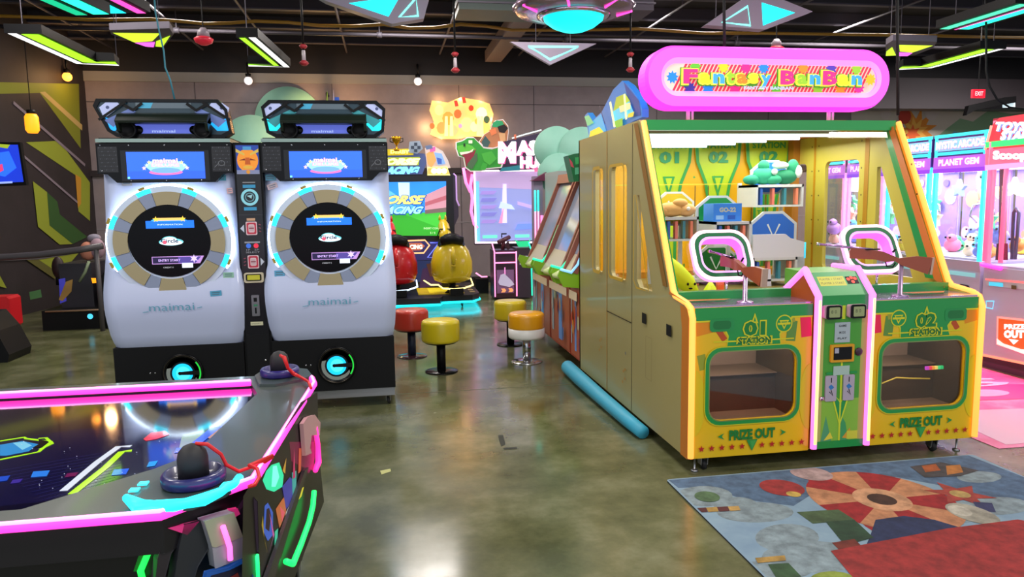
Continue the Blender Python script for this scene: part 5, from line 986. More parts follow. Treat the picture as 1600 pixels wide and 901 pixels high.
def horse(x, col, dark, label, neon):
    y = 11.25; t = thing('ride_horse', label, 'ride-on seat', (x, y, .2), 'ride-on horses on the racing platform')
    S = mat(col, .3, coat=.4)
    m = MB(); m.lathe([(.12, .0), (.2, .04), (.235, .16), (.235, .32), (.20, .48), (.14, .60), (.05, .66)], (x, y, .36), S, n=28, sc=(1, 1.35)); m.tube([(x, y-.28, .92), (x, y-.30, .80), (x, y-.315, .66)], [.02, .035, .03], S, 8)
    for k in range(4): m.ell((x, y-.30, .64+.05*k), (.035, .03, .022), S, 8, 6)
    m.build('body', t)
    m = MB(); m.grid(lambda u, v: (x+math.sin((u-.5)*3.2)*(.22-.02*v+.01), y+.02+.02*v-.2*math.cos((u-.5)*3.2)*(1-v*.4), .78+.22*math.cos((u-.5)*3.0)+.12*v), 14, 4, BLK); m.tube([(x-.15, y-.1, 1.0), (x, y-.16, 1.04), (x+.15, y-.1, 1.0)], .07, BLK, 10); m.build('saddle', t)
    m = MB(); m.tube([(x-.05, y+.1, .95), (x-.07, y+.25, 1.1), (x-.08, y+.35, 1.22), (x-.09, y+.4, 1.28)], [.11, .095, .085, .06], S, 12); m.ell((x-.10, y+.5, 1.2), (.06, .16, .07), S, 10, 7)
    for s in (-1, 1): m.lathe([(.022, 0), (.018, .05), (.003, .09)], (x-.09+s*.045, y+.4, 1.3), S, n=8)
    m.build('head', t)
    m = MB(); m.tube([(x-.19, y+.3, 1.05), (x-.15, y+.2, 1.17), (x, y+.2, 1.17), (x+.03, y+.25, 1.02)], .008, BLK, 6); m.build('reins', t)
    m = MB(); m.tube([(x-.42, y+.2, .38), (x-.33, y-.1, .34), (x-.22, y-.12, .34), (x-.16, y-.28, .30), (x, y-.33, .29), (x+.16, y-.3, .30), (x+.3, y-.2, .33), (x+.3, y+.1, .40)], .012, em(neon, 1.4), 6); m.build('foot_neon', t)
    m = MB(); m.lathe([(.12, 0), (.05, .06), (.06, .16), (.11, .18)], (x, y, .2), BLK, n=14); m.box((x-.06, y-.35, .2), (x+.14, y-.05, .3), BLK); m.build('rocker_post', t); org()
horse(.97, '#d2b416', 0, 'yellow ride-on horse with black saddle in front of the racing screen', '#fff29a')
horse(.13, '#d0141e', 0, 'red ride-on horse half hidden behind the right white cabinet', '#d8f0ff')

# ================================================================== HUNTING GAME
yH = 12.3; t = thing('hunting_game_screen', 'large hunting game screen in pink neon with a green dinosaur cut-out on top', 'arcade machine', (2.0, yH, 0))
PKF = em('#ff8ad0', 1.2)
m = MB(); m.box((1.46, yH, .86), (2.62, yH+.12, 2.12), mat('#2a2030', .4)); m.box((1.8, yH+.12, 0), (2.5, yH+.5, 1.9), mat('#4a3c46', .5)); m.build('screen_housing', t)
m = MB(); m.tube([(1.475, yH-.01, .9), (2.6, yH-.01, .88), (2.6, yH-.01, 2.09), (1.475, yH-.01, 2.09)], .016, em('#ffe0f5', 1.6), 6, closed=True); m.build('screen_neon', t)
m = MB(); A = Art((1.49, yH, .92), (1, 0, 0), (0, 0, 1), m, .002); pq = lambda l, c, e=.9: A.poly(l, em(c, e))
pq([(0, 0), (1.1, 0), (1.1, 1.15), (0, 1.15)], '#8a92cc', .75); pq([(0, .9), (1.1, .85), (1.1, 1.15), (0, 1.15)], '#b49ac8', .7); pq([(0, .0), (.06, .0), (.06, 1.0), (0, 1.0)], '#6ab8d8')
for k in range(5): pq([(.08, .30+.12*k), (.3, .30+.12*k), (.36, .36+.12*k), (.10, .36+.12*k)], '#7a78c8' if k % 2 else '#9a84d0', .7)
pq([(.42, .3), (.52, .3), (.52, .95), (.46, .95)], '#d0c8f0', .9); pq([(.38, .3), (.44, .3), (.47, .6)], '#f08ab4'); pq([(.38, .55), (.66, .52), (.6, .6), (.42, .66)], '#b8c8e8'); pq([(.1, .05), (.35, .05), (.35, .1), (.1, .1)], '#6ad8c0'); pq([(.65, .05), (.9, .05), (.9, .1), (.65, .1)], '#6ad8c0'); pq([(.65, .18), (1.05, .2), (1.0, .28), (.7, .28)], '#6a86d8'); pq([(.7, .6), (1.05, .5), (1.05, .56), (.7, .66)], '#b09ad8')
m.build('screen', t)
m = MB()
for O in ([(738, 272), (735, 290), (738, 310), (736, 330), (741, 350), (746, 356)], [(724, 262), (728, 285), (735, 300)]): m.tube([atY(x, y, yH) for x, y in O], .025, PKF, 6)
P = [atY(x, y, yH+.02) for x, y in [(722, 270), (735, 262), (745, 268), (743, 300), (733, 295)]]; m.prism([(p.x, p.z) for p in P], 'y', yH+.02, yH+.06, mat('#a8447a', .4, 0, .3)); m.build('side_neon', t)
def cut(name, O, y, body, arts, edge='#e8e0e0'):
    P = [atY(px, py, y) for px, py in O]; c = (sum(p.x for p in P)/len(P), sum(p.z for p in P)/len(P)); m = MB()
    m.prism([(p.x, p.z) for p in P], 'y', y, y+.04, mat(edge, .4, 0, .25)); A = Art((0, y, 0), (1, 0, 0), (0, 0, 1), m, .002)
    A.poly([(c[0]+(p.x-c[0])*.95, c[1]+(p.z-c[1])*.94) for p in P], body)
    for l, cc, e in arts: A.poly(l, mat(cc, .4, 0, e), True)
    return m, A
m, A = cut('x', [(712, 222), (722, 219), (730, 214), (740, 214), (748, 222), (756, 231), (770, 233), (782, 230), (790, 245), (784, 262), (760, 264), (752, 268), (735, 268), (727, 262), (724, 246), (716, 244), (712, 232)], 12.22, mat('#2f9430', .4, 0, .3),
    [([(714, 228), (730, 225), (738, 228), (744, 234), (730, 237), (716, 238)], '#58b83a', .3), ([(718, 240), (728, 238), (738, 238), (744, 232), (740, 245), (734, 258), (728, 260), (726, 246)], '#8a2438', .3), ([(718, 238), (734, 236), (740, 232), (738, 237), (730, 240), (720, 242)], '#e8e0d0', .3), ([(730, 256), (738, 246), (745, 238), (746, 250), (738, 264), (730, 262)], '#4a6a48', .2), ([(732, 219), (738, 219), (738, 224), (732, 224)], '#e8f0d0', .3), ([(724, 224), (727, 224), (727, 229), (724, 229)], '#103810', 0), ([(752, 240), (768, 236), (776, 248), (765, 258), (756, 252)], '#45a83a', .3), ([(754, 254), (762, 256), (758, 266), (750, 265)], '#38a035', .3)])
A.mb.build('dinosaur_cutout', t)
m, A = cut('x', [(748, 222), (756, 210), (766, 204), (768, 195), (774, 188), (786, 186), (794, 196), (795, 205), (793, 220), (785, 228), (770, 232), (757, 231)], 12.26, mat('#b5764e', .4, 0, .25),
    [([(769, 198), (770, 192), (776, 188), (785, 189), (788, 196), (778, 199)], '#2f9a62', .3), ([(777, 198), (788, 194), (794, 200), (788, 208), (780, 206)], '#241a18', .1), ([(764, 203), (774, 200), (776, 208), (768, 212)], '#e07a4a', .3), ([(752, 222), (758, 212), (766, 222), (762, 230), (755, 229)], '#3c5a58', .2), ([(779, 208), (789, 208), (790, 220), (782, 222)], '#d0a070', .3)])
A.mb.build('hunter_cutout', t)
m = MB(); P = [atY(x, y, 12.24) for x, y in [(784, 222), (842, 208), (848, 264), (780, 266)]]; m.prism([(p.x, p.z) for p in P], 'y', 12.24, 12.3, mat('#3a2c4a', .4, 0, .1)); m.box((1.6, 12.28, 2.1), (1.66, 12.34, 2.3), BLK); m.box((2.3, 12.28, 2.1), (2.36, 12.34, 2.3), BLK)
A = Art((0, 12.22, 0), (1, 0, 0), (0, 0, 1), m, .003); PB = em('#e85a98', .9); WW = em('#f4fbff', 1.2)
for dx, mt, b in ((1, PB, .10), (0, WW, .07)):
    A.textpx('M', 778+dx, 221+dx, 806+dx, 255+dx, mt, b); A.textpx('ASS', 806+dx, 219+dx, 852+dx, 243+dx, mt, b); A.textpx('HUNT', 812+dx, 244+dx, 868+dx, 263+dx, mt, b)
A.poly([(784, 262), (812, 258), (812, 266), (780, 268)], em('#1c6a78', .7), True); A.mb.build('title_topper', t)
m = MB(); m.tube([atY(x, y, 12.25) for x, y in [(800, 216), (820, 210), (846, 203)]], .012, em('#d8e8e8', .8), 5); m.tube([atY(x, y, 12.25) for x, y in [(836, 252), (838, 268)]], .03, em('#f06a98', 1), 6); m.tube([atY(805, 218, 12.25), atY(805, 210, 12.25)], .02, mat('#c86a4a', .4, 0, .3), 6); m.build('topper_neon', t); org()
# gun pedestal
t = thing('gun_pedestal', 'pink neon framed pedestal with mounted toy guns before the hunting screen', 'arcade machine', (1.95, 11.7, 0))
m = MB(); m.box((1.69, 11.75, .02), (2.06, 12.15, .80), mat('#2c1e2c', .4)); m.box((2.06, 11.7, .02), (2.30, 12.15, .83), mat('#3a2a38', .4)); m.box((1.74, 11.74, .10), (2.02, 11.76, .48), mat('#7a5a80', .4, 0, .2)); m.box((1.69, 11.7, .03), (2.06, 11.75, .10), mat('#3a1420', .4)); m.build('body', t)
m = MB()
for L_ in ([(1.70, .05), (1.70, .78), (1.66, .93)], [(2.055, .05), (2.055, .78)], [(1.70, .60), (2.055, .60)], [(1.72, .76), (2.04, .76)]): m.tube([(x, 11.69, z) for x, z in L_], .011, em('#ff8ac0', 1.7), 6)
m.build('neon_tube', t); m = MB(); m.tube([(2.31, 11.69, .05), (2.30, 11.69, .80), (2.26, 11.69, .92)], .011, em('#2af0b8', 1.5), 6); m.build('mint_neon', t)
m = MB(); m.prism([(1.76, .28), (1.80, .40), (1.86, .42), (1.98, .30), (2.02, .24), (1.94, .2), (1.78, .24)], 'y', 11.71, 11.74, mat('#c8c0dc', .4, 0, .3)); m.tube([(1.87, 11.72, .40), (1.87, 11.72, .52)], .008, em('#f090d0', 1), 6); m.build('shoe_emblem', t)
m = MB()
for x in (1.80, 1.92): m.prism([(x, .12), (x+.06, .12), (x+.08, .15), (x+.06, .18), (x, .18), (x+.02, .15)], 'y', 11.685, 11.70, em('#e0905a', .9))
m.build('arrow_mark', t)
m = MB()
for x in (2.11, 2.19): m.box((x, 11.69, .56), (x+.055, 11.70, .70), mat('#c8c0c8', .4, 0, .15)); m.box((x+.01, 11.688, .60), (x+.045, 11.69, .64), DGY)
m.build('coin_slot', t)
m = MB(); m.tube([(1.86, 11.85, .80), (1.88, 11.85, .98)], .03, mat('#5a2030', .4), 8); m.tube([(1.78, 11.75, .93), (1.98, 11.9, 1.0)], .035, mat('#4a1828', .4), 8); m.prism([(1.88, .86), (1.94, .80), (1.98, .82), (1.95, .95)], 'y', 11.8, 11.84, mat('#3a1a28', .4)); m.tube([(1.84, 11.8, 1.0), (1.84, 11.8, 1.06), (1.92, 11.8, 1.06)], .01, BLK, 6); m.build('toy_gun', t)
m = MB(); m.prism([(2.06, .96), (2.12, .93), (2.30, .93), (2.32, .98), (2.28, .84), (2.12, .84)], 'y', 11.8, 11.86, em('#1fbf7e', .9)); m.build('mint_toy_gun', t); org()
m = MB(); m.tube([(1.50, 12.6, .36), (1.60, 12.6, .29), (1.70, 12.6, .29)], .013, em('#ff9ac8', 1.6), 6); m.box((1.5, 12.62, 0), (1.72, 12.9, .25), BLK); lone('neon_footrest', m, 'low black block with a pink neon edge left of the gun pedestal', 'footrest', (1.6, 12.7, 0))

# ================================================================== CLAW MACHINES on the right, facing left
LV = mat('#c2c2da', .4); XF = 5.4
def claw(y0, y1, label, top1, top2, postc, headc, red=False):
    t = thing('claw_machine', label, 'claw machine', (XF+.4, (y0+y1)/2, 0), 'lit claw machines along the right side'); L = y1-y0
    m = MB(); zb = .12; zc = .97 if not red else .93
    m.prism([(XF, zb), (XF, zc-.1), (XF-.02 if not red else XF, zc), (XF+1.0, zc), (XF+1.0, zb)], 'y', y0+.01, y1-.01, LV); m.box((XF+.02, y0+.03, 0), (XF+.98, y1-.03, zb), mat('#3a3038', .5))
    A = Art((XF, y1, 0), (0, -1, 0), (0, 0, 1), m, .002)
    if not red:
        A.rect(.02, .42, L-.02, .43, mat('#8488a8', .4)); A.rect(.02, .60, L-.02, .605, mat('#8488a8', .4)); A.poly(rrect(L*.62, .62, L*.62+.14, .74, .03), mat('#3a3844', .4)); A.poly(rrect(L*.64, .64, L*.62+.11, .70, .02), mat('#c06a70', .4, 0, .2))
        A.poly(circ(.18, .72, .12, .06, 20), mat('#2a2c3a', .3)); A.poly(circ(.18, .725, .10, .018, 16), mat('#8a90a8', .3)); A.rect(.04, .82, L-.05, .86, mat('#8fd8e0', .4, 0, .35)); A.rect(.3, .48, .45, .54, mat('#d8d0a0', .4))
    m.build('body', t)
    zt = 1.86; zh = 2.16 if not red else 2.26; pc = em(postc, 1.4)
    m = MB(); m.box((XF, y0+.01, zt), (XF+1.0, y1-.01, zh), mat('#5a3a8a' if not red else '#b8304a', .4, 0, .15)); A = Art((XF, y1, 0), (0, -1, 0), (0, 0, 1), m, .002)
    if not red:
        A.rect(0, 2.14, L, 2.17, em('#3ae0f0', 1.2)); A.rect(.01, 2.01, L-.01, 2.12, em('#8ac8f0', .8)); A.rect(.02, 1.97, L-.02, 2.0, em('#3ae0f0', 1.1)); A.rect(.01, 1.84, L-.01, 1.955, em('#b060d8', .8)); A.rect(.01, 1.80, L-.01, 1.84, em('#8a3ad0', .9))
        A.text(top1, L/2, 2.065, L*.9, .085, em('#c88ab8', .9), .08); A.text(top1, L/2, 2.067, L*.88, .07, em('#f8ffff', 1.2), .04); A.text(top2, L/2, 1.90, L*.75, .065, em('#f8c8f0', 1.1), .05)
    m.build('header', t)
    for yy in (y0+.02, y1-.05):
        m = MB(); m.box((XF-.005, yy, zc), (XF+.03, yy+.035, zh-.02), pc); m.build('post_light', t)
        m = MB(); m.box((XF+.95, yy, zc), (XF+.98, yy+.03, zt), mat('#b8a8d8', .4)); m.build('rear_post', t)
    m = MB(); m.box((XF+.005, y0+.05, zc), (XF+.009, y1-.05, zt), glass('#ffffff', .07)); m.build('front_glass', t)
    m = MB(); m.box((XF+.94, y0+.03, zc), (XF+.96, y1-.03, zt), mat('#8a74c0', .3, 0, .45)); 
    A = Art((XF+.94, y1, 0), (0, -1, 0), (0, 0, 1), m, .002)
    for k in range(12): A.poly(circ(random.uniform(.08, L-.08), random.uniform(1.1, 1.8), random.uniform(.04, .10), None, 10), mat(random.choice(['#c0b4e8', '#5a4aa8', '#f0a0c8', '#7ad0e8', '#e8d890', '#4a3a7a', '#f08a6a']), .4, 0, .5))
    m.build('back_panel', t)
    m = MB(); m.box((XF+.02, y0+.04, zc), (XF+.94, y1-.04, zc+.02), mat('#c8c4dc', .4)); m.box((XF+.1, y0+.05, zt-.03), (XF+.9, y1-.05, zt-.01), em('#e8e0ff', .9)); m.build('prize_bed', t)
    l = bpy.data.lights.new('machine_light', 'AREA'); l.shape = 'RECTANGLE'; l.size = .7; l.size_y = L*.8; l.energy = 18; l.color = (.9, .87, 1); q = bpy.data.objects.new('machine_light', l); q.parent = t; q.location = (.1, 0, zt-.04); COL.objects.link(q)
    # claw
    cy, cx_ = (y0+y1)/2+.05, XF+.35; m = MB(); m.box((cx_-.05, cy-.06, zt-.22), (cx_+.05, cy+.06, zt-.03), mat('#d8d8e8', .3, .4)); m.lathe([(.02, 0), (.02, .01)], (cx_-.05, cy, zt-.1), DGY, (-1, 0, 0), 10); m.tube([(cx_, cy, zt-.22), (cx_, cy, zt-.35)], .012, CHR, 6)
    for a in (0, 120, 240):
        u = V((math.cos(math.radians(a+30)), math.sin(math.radians(a+30)), 0)); b = V((cx_, cy, zt-.35)); m.tube([b, b+u*.10+V((0, 0, -.03)), b+u*.12+V((0, 0, -.13)), b+u*.06+V((0, 0, -.2))], .008, CHR, 6)
    m.build('claw', t); org(); short = {5.94: 'first cyan claw machine', 6.64: 'second cyan claw machine', 7.34: 'third claw machine', 8.04: 'fourth claw machine', 5.10: 'red framed prize machine'}[y0]
    NM = dict(zip(['#f0a850', '#f2e04a', '#4ad08a', '#e8e8f8', '#7a90e8', '#f07a9a', '#c89ae0', '#f5c8a0', '#5ac8e0', '#fff0c0'], ['orange', 'yellow', 'green', 'white', 'blue', 'pink', 'lilac', 'peach', 'sky blue', 'cream']))
    cols = ['#f0a850', '#f2e04a', '#4ad08a', '#e8e8f8', '#7a90e8', '#f07a9a', '#c89ae0', '#f5c8a0', '#5ac8e0', '#fff0c0']
    for k in range(11):
        x = XF+.12+random.random()*.7; y = y0+.12+random.random()*(L-.24); r = random.uniform(.05, .09); c = random.choice(cols); z = zc+.02+r*.9+(.12 if k > 7 else 0)
        o = MB(); o.ell((x, y, z), (r, r*1.05, r*.9), mat(c, .6), 12, 8); o.ell((x-.03, y-.02, z+r*.9), (r*.6, r*.6, r*.55), mat(c, .6), 10, 7); o.ell((x-.03-r*.5, y-.04, z+r*1.0), (.012, .012, .012), BLK, 6, 5); o.ell((x-.03-r*.5, y+.02, z+r*1.0), (.012, .012, .012), BLK, 6, 5)
        lone('plush_prize', o, '%s plush prize %s the pile in the %s' % (NM[c], 'on top of' if k > 7 else 'low on', short), 'plush toy', (x, y, z-r), '%s plush prizes in the %s' % (NM[c], short))
    for k in range(3):
        x = XF+.2+.2*k; y = y0+.15+(L-.3)*((k*37+11) % 10)/10; z = 1.35+.15*k; c = cols[(k*3+int(y*7)) % 10]
        o = MB(); P = star(0, 0, .10, .05, 5); o.prismw(P, (x, y, z), (0, -1, 0), (0, 0, 1), (.04, 0, 0), mat(c, .4, 0, .25)); o.tube([(x+.02, y, z+.08), (x+.02, y, zt-.02)], .002, BLK, 4)
        lone('hanging_star', o, '%s star hung %s inside the %s' % (NM[c], ('lowest', 'at middle height', 'highest')[k], short), 'star', (x, y, z), 'hanging stars in the %s' % short)
claw(5.94, 6.62, 'cyan posted claw machine next to the red one, PLANET GEM header', 'MYSTIC ARCADE', 'PLANET GEM', '#38e8ec', '#fff')
claw(6.64, 7.32, 'claw machine second behind the red one, its left post by the yellow cabinet neon', 'MYSTIC ARCADE', 'PLANET GEM', '#38e8ec', '#fff')
claw(7.34, 8.02, 'claw machine third behind the red one, seen through the yellow cabinet window', 'MYSTIC ARCADE', 'PLANET GEM', '#ff8ac8', '#fff')
claw(8.04, 8.72, 'claw machine fourth behind the red one, seen through the yellow cabinet', 'MYSTIC ARCADE', 'PLANET GEM', '#ff8ac8', '#fff')
claw(5.10, 5.92, 'red and pink framed prize machine at the right edge of the view, PRIZE OUT door', '', '', '#ff6a8a', '#fff', True)
# red machine details
RT_ = [o for o in COL.objects if o.name.startswith('claw_machine')][-1]; org(RT_.location)
A = Art((XF-.003, 0, 0), (0, -1, 0), (0, 0, 1), step=.003)
A.poly([(1540, 236), (1548, 198), (1562, 184), (1640, 172), (1640, 222), (1546, 240)], em('#d83a48', .8), True)
for d, mt, b in ((1, em('#7a8ad0', .8), .08), (0, em('#eafcff', 1.3), .06)): A.textpx('TOYS', 1556+d, 190+d, 1606+d, 205+d, mt, b, .1); A.textpx('STAR', 1566+d, 204+d, 1612+d, 219+d, mt, b, .1)
A.line([(1542, 234), (1552, 196)], .03, em('#ff9a8a', 1.2), True); A.poly([(1543, 222), (1640, 212), (1640, 222), (1543, 231)], em('#3af07a', .9), True)
A.poly([(1543, 234), (1640, 226), (1640, 252), (1543, 262)], em('#f06a8a', .9), True); A.poly([(1543, 258), (1640, 250), (1640, 258), (1543, 266)], em('#ff9ad8', 1.1), True); A.textpx('Scoop', 1555, 234, 1612, 254, em('#c84a70', .9), .1); A.textpx('Scoop', 1556, 235, 1611, 253, em('#ffffff', 1.2), .07)
A.mb.build('header_lettering', RT_)
m = MB(); m.tube([(XF-.01, y, z) for y, z in ((5.9, .98), (5.9, 2.05))], .02, em('#ff5a82', 1.4), 6); m.tube([(XF-.01, y, z) for y, z in ((5.72, .98), (5.72, 1.85))], .02, em('#ff5a82', 1.3), 6); m.tube([(XF-.02, 5.92, .95), (XF-.02, 5.7, .93)], .02, em('#f04ac8', 1.2), 6); m.build('neon_tube', RT_)
A = Art((XF-.005, 0, 0), (0, -1, 0), (0, 0, 1), step=.003); A.poly([(1541, 436), (1640, 444), (1640, 456), (1542, 446)], mat('#c8d0d8', .4), True); A.poly([(1546, 440), (1568, 442), (1568, 448), (1546, 446)], em('#4ac8e8', .8), True); A.line([(1541, 436), (1640, 444)], .015, em('#ff6a6a', 1.2), True); A.poly([(1582, 445), (1590, 446), (1590, 452), (1582, 451)], mat('#6a5a3a', .4), True)
A.poly([(1560, 494), (1660, 504), (1660, 572), (1559, 538)], em('#ff8a80', 1.2), True); A.poly([(1563, 497), (1660, 508), (1660, 566), (1562, 536)], mat('#d8602a', .4, 0, .5), True)
A.textpx('PRIZE', 1572, 506, 1606, 514, em('#ffe8e8', 1.1), .06); A.textpx('OUT', 1572, 515, 1604, 528, em('#ffe8e8', 1.1), .08); A.poly([(1580, 529), (1596, 531), (1588, 538)], em('#ffe8e8', 1.1), True); A.poly([(1562, 528), (1572, 536), (1600, 545), (1640, 546), (1640, 566), (1562, 537)], em('#ffe0d8', .9), True)
A.line([(1546, 470), (1558, 470), (1556, 482), (1546, 480)], .012, em('#6ad8ff', 1), True, True)
A.line([(1541, 554), (1660, 578)], .022, em('#ff8a6a', 1.2), True); A.mb.build('prize_door', RT_)
A = Art((XF+.06, 0, 0), (0, -1, 0), (0, 0, 1), step=.003); A.poly([(1562, 262), (1570, 262), (1570, 405), (1560, 405)], mat('#4a4c58', .4), True); A.poly([(1566, 290), (1575, 290), (1573, 405), (1564, 405)], mat('#b8c0a8', .4, 0, .2), True)
for k, ch in enumerate('GAMECURE'): A.textpx(ch, 1567, 292+12*k, 1573, 301+12*k, mat('#33343c', .4), .04)
A.poly([(1562, 380), (1580, 380), (1580, 406), (1560, 406)], mat('#4a3040', .4), True); A.mb.build('inner_column', RT_)
m = MB(); m.tube([atX(x, y, XF+.08) for x, y in [(1581, 405), (1583, 350), (1584, 332), (1588, 327), (1592, 332), (1590, 360), (1586, 405)]], .015, mat('#6a6480', .3, .5), 8); m.build('inner_arch', RT_); org()
l = bpy.data.lights.new('pink_glow', 'AREA'); l.shape = 'RECTANGLE'; l.size = 1.0; l.size_y = 2.2; l.energy = 16; l.color = (1, .05, .3); q = bpy.data.objects.new('pink_glow', l); q.location = (5.30, 5.2, .10); q.rotation_euler = (0, PI/9, 0); COL.objects.link(q)
# pink printed floor sheet
pk = noisy('pink_sheet', '#c4486e', '#dca0b8', 2.2, .3, c3='#d06a90'); m = MB(); m.box((3.75, 3.9, .001), (5.36, 6.4, .004), pk); A = Art((3.75, 3.9, .004), (1, 0, 0), (0, 1, 0), m, .001)
A.poly([(.1, .05), (1.3, .1), (1.0, .7), (.2, .8)], mat('#c8aab8', .35)); A.poly([(.5, 1.0), (1.5, .9), (1.55, 1.3), (.7, 1.5)], mat('#e03a78', .35)); A.poly(circ(.95, 1.15, .2, .1, 16), mat('#f0a8c0', .35)); A.text('S', 1.15, 1.45, .5, .25, mat('#f0c0d0', .35), .02); A.poly([(.1, 1.6), (1.3, 1.7), (1.3, 2.2), (.2, 2.1)], mat('#b85a88', .35))
lone('floor_sheet', m, 'pink and white printed floor sheet between the yellow cabinet and the red prize machine', 'floor mat', (4.5, 5.1, 0))

# ================================================================== RUG
RX0, RY1 = 1.52, 3.83; RW, RL = 1.98, 2.1
m = MB(); rb = noisy('rug_sky', '#6c8498', '#8199a6', 3, .95, .1, c3='#768e9f'); m.prism(rrect(RX0, RY1-RL, RX0+RW, RY1, .02, 2), 'z', 0, .009, rb, me=mat('#23262c', .9))
A = Art((RX0, RY1-RL, .009), (1, 0, 0), (0, 1, 0), m, .00006)
_W = A.W
A.W = lambda p: _W((min(max(p[0], .01), RW-.01), min(max(p[1], .01), RL-.01)))
def rm(h, k={}):
    if h not in k:
        r, g, b = (int(h[i:i+2], 16) for i in (1, 3, 5)); d = lambda v, f: max(0, min(255, int(v*f)))
        k[h] = noisy('rug_%s' % h[1:], '#%02x%02x%02x' % (d(r, .70), d(g, .70), d(b, .70)), '#%02x%02x%02x' % (d(r, .95), d(g, .95), d(b, .95)), 14, .95, .1)
    return k[h]
pz = lambda l, h: A.poly(l, rm(h), True)
A.poly([(1041, 750), (1513, 711), (1600, 741), (1640, 760), (1600, 790), (1480, 760), (1400, 745), (1300, 752), (1240, 790), (1160, 780), (1110, 760), (1060, 762)], rm('#56708e'), True)
for x, y, rx, ry in ((1100, 775, 45, 16), (1150, 790, 35, 14), (1180, 800, 60, 16), (1230, 840, 50, 22), (1270, 870, 80, 25), (1480, 800, 70, 18), (1560, 790, 50, 14), (1530, 745, 35, 9), (1430, 830, 60, 14), (1210, 890, 60, 16), (1330, 805, 30, 10)):
    A.poly([A.P(px, py) for px, py in circ(x, y, rx, ry, 22)], rm('#8b9da4'))
# plain stand-in design in the rug's colours: balloon, flowers, pebbles and blocks
def el(x, y, rx, ry, h, a=0):
    a = math.radians(a); A.poly([A.P(x+px*math.cos(a)-py*math.sin(a), y+px*math.sin(a)+py*math.cos(a)) for px, py in circ(0, 0, rx, ry, 26)], rm(h))
pz([(1262, 750), (1300, 745), (1345, 775), (1395, 800), (1380, 840), (1352, 822), (1300, 775)], '#a5282c')
c_ = A.P(1378, 780); SX, SY = .36, .40
for k in range(10):
    t0, t1 = k*2*PI/10, (k+1)*2*PI/10
    A.poly([(c_[0], c_[1])]+[(c_[0]+SX*math.cos(t0+(t1-t0)*i/5), c_[1]+SY*math.sin(t0+(t1-t0)*i/5)) for i in range(6)], rm('#a02428' if k % 2 else '#c98a62'))
A.poly(circ(c_[0], c_[1], .14, .15, 24), rm('#d8a078')); A.poly(circ(c_[0], c_[1], .07, .075, 20), rm('#4a3026'))
pz([(1368, 812), (1412, 806), (1460, 812), (1500, 824), (1350, 860), (1360, 836)], '#2c3558')
el(1222, 762, 36, 12, '#a03232', 8); el(1240, 772, 12, 4, '#c8a850', 8); el(1268, 740, 34, 10, '#b39a98', 8)
pz([(1245, 800), (1310, 796), (1335, 812), (1270, 818)], '#4b6040'); pz([(1290, 815), (1335, 812), (1365, 840), (1320, 852)], '#2f4a34'); pz([(1300, 848), (1335, 842), (1345, 852), (1310, 858)], '#7a3428')
pz([(1422, 729), (1470, 722), (1530, 735), (1500, 744), (1445, 746)], '#4a4648'); pz([(1440, 728), (1462, 725), (1470, 735), (1446, 738)], '#a8582e'); pz([(1478, 728), (1500, 726), (1505, 738), (1480, 742)], '#b8763a')
c_ = A.P(1500, 772); A.poly(star(c_[0], c_[1], .17, .08, 6), rm('#a8443a')); A.poly(circ(c_[0], c_[1], .05), rm('#c0a060')); pz([(1520, 784), (1550, 786), (1556, 800), (1530, 800)], '#3a3f68'); el(1520, 803, 45, 12, '#a8a494', 16); el(1500, 798, 20, 7, '#c4beae', 16)
el(1105, 776, 20, 8, '#55734e', 6)
for k, h in enumerate(('#5a2a2a', '#b8924a', '#5a2a2a', '#c09a56')): x = 1086+17*k; pz([(x, 794-k*.8), (x+17, 793-k*.8), (x+20, 800-k*.8), (x+4, 801-k*.8)], h)
pz([(1180, 872), (1226, 868), (1228, 876), (1184, 880)], '#b8924a'); pz([(1200, 882), (1232, 880), (1252, 901), (1214, 905)], '#3a5a38'); el(1300, 905, 34, 12, '#8c9c40')
pz([(1298, 861), (1480, 826), (1590, 812), (1700, 830), (1700, 960), (1380, 960)], '#a23230')
m = A.mb; lone('printed_rug', m, 'rectangular sky blue rug with bright printed shapes in front of the yellow cabinet', 'rug', (RX0+RW/2, RY1-RL/2, 0))
m = MB(); P = [atZ(x, y, .010) for x, y in [(1298, 861), (1480, 826), (1585, 813), (1640, 830), (1640, 960), (1390, 960)]]
m = MB()
for p_, h in (([(778, 680), (786, 679), (790, 694), (783, 697)], '#2a2c22'), ([(786, 699), (808, 698), (808, 701), (788, 702)], '#2a2c22'), ([(594, 735), (610, 732), (611, 736), (596, 741)], '#b8b878')):
    A = Art((0, 0, .0012), (1, 0, 0), (0, 1, 0), m, .0004); A.poly(p_, mat(h, .7), True)
o = struct('trim_30', m)

# ================================================================== AIR HOCKEY TABLE
TX, Y0, Y1 = -.335, 1.885, 3.33; ZT = .83
t = thing('air_hockey_table', 'dark air hockey table with pink neon rim filling the lower left foreground', 'air hockey table', (-1.6, 2.6, 0))
RAIL = mat('#4a524e', .3, coat=.3); BODY = mat('#141114', .35)
out = [(-2.9, Y0), (-.58, Y0), (-.405, 2.07), (TX, 3.16), (TX-.02, 3.28), (-.50, 3.40), (-2.9, 3.42)]
inn_ = [(-2.75, 2.00), (-.95, 2.00), (-.70, 2.24), (-.615, 2.36), (-.545, 3.08), (-.60, 3.26), (-2.75, 3.30)]
m = MB(); m.prism(out, 'z', ZT-.10, ZT, RAIL, holes=[inn_[::-1]], me=BODY); m.build('rail', t, .004)
m = MB(); pf = mat('#0c0b2a', .05, coat=1.0); pf.node_tree.nodes['Principled BSDF'].inputs['IOR'].default_value = 2.1; m.prism(inn_, 'z', ZT-.05, ZT-.016, pf)
A = Art((0, 0, ZT-.016), (1, 0, 0), (0, 1, 0), m, .00006)
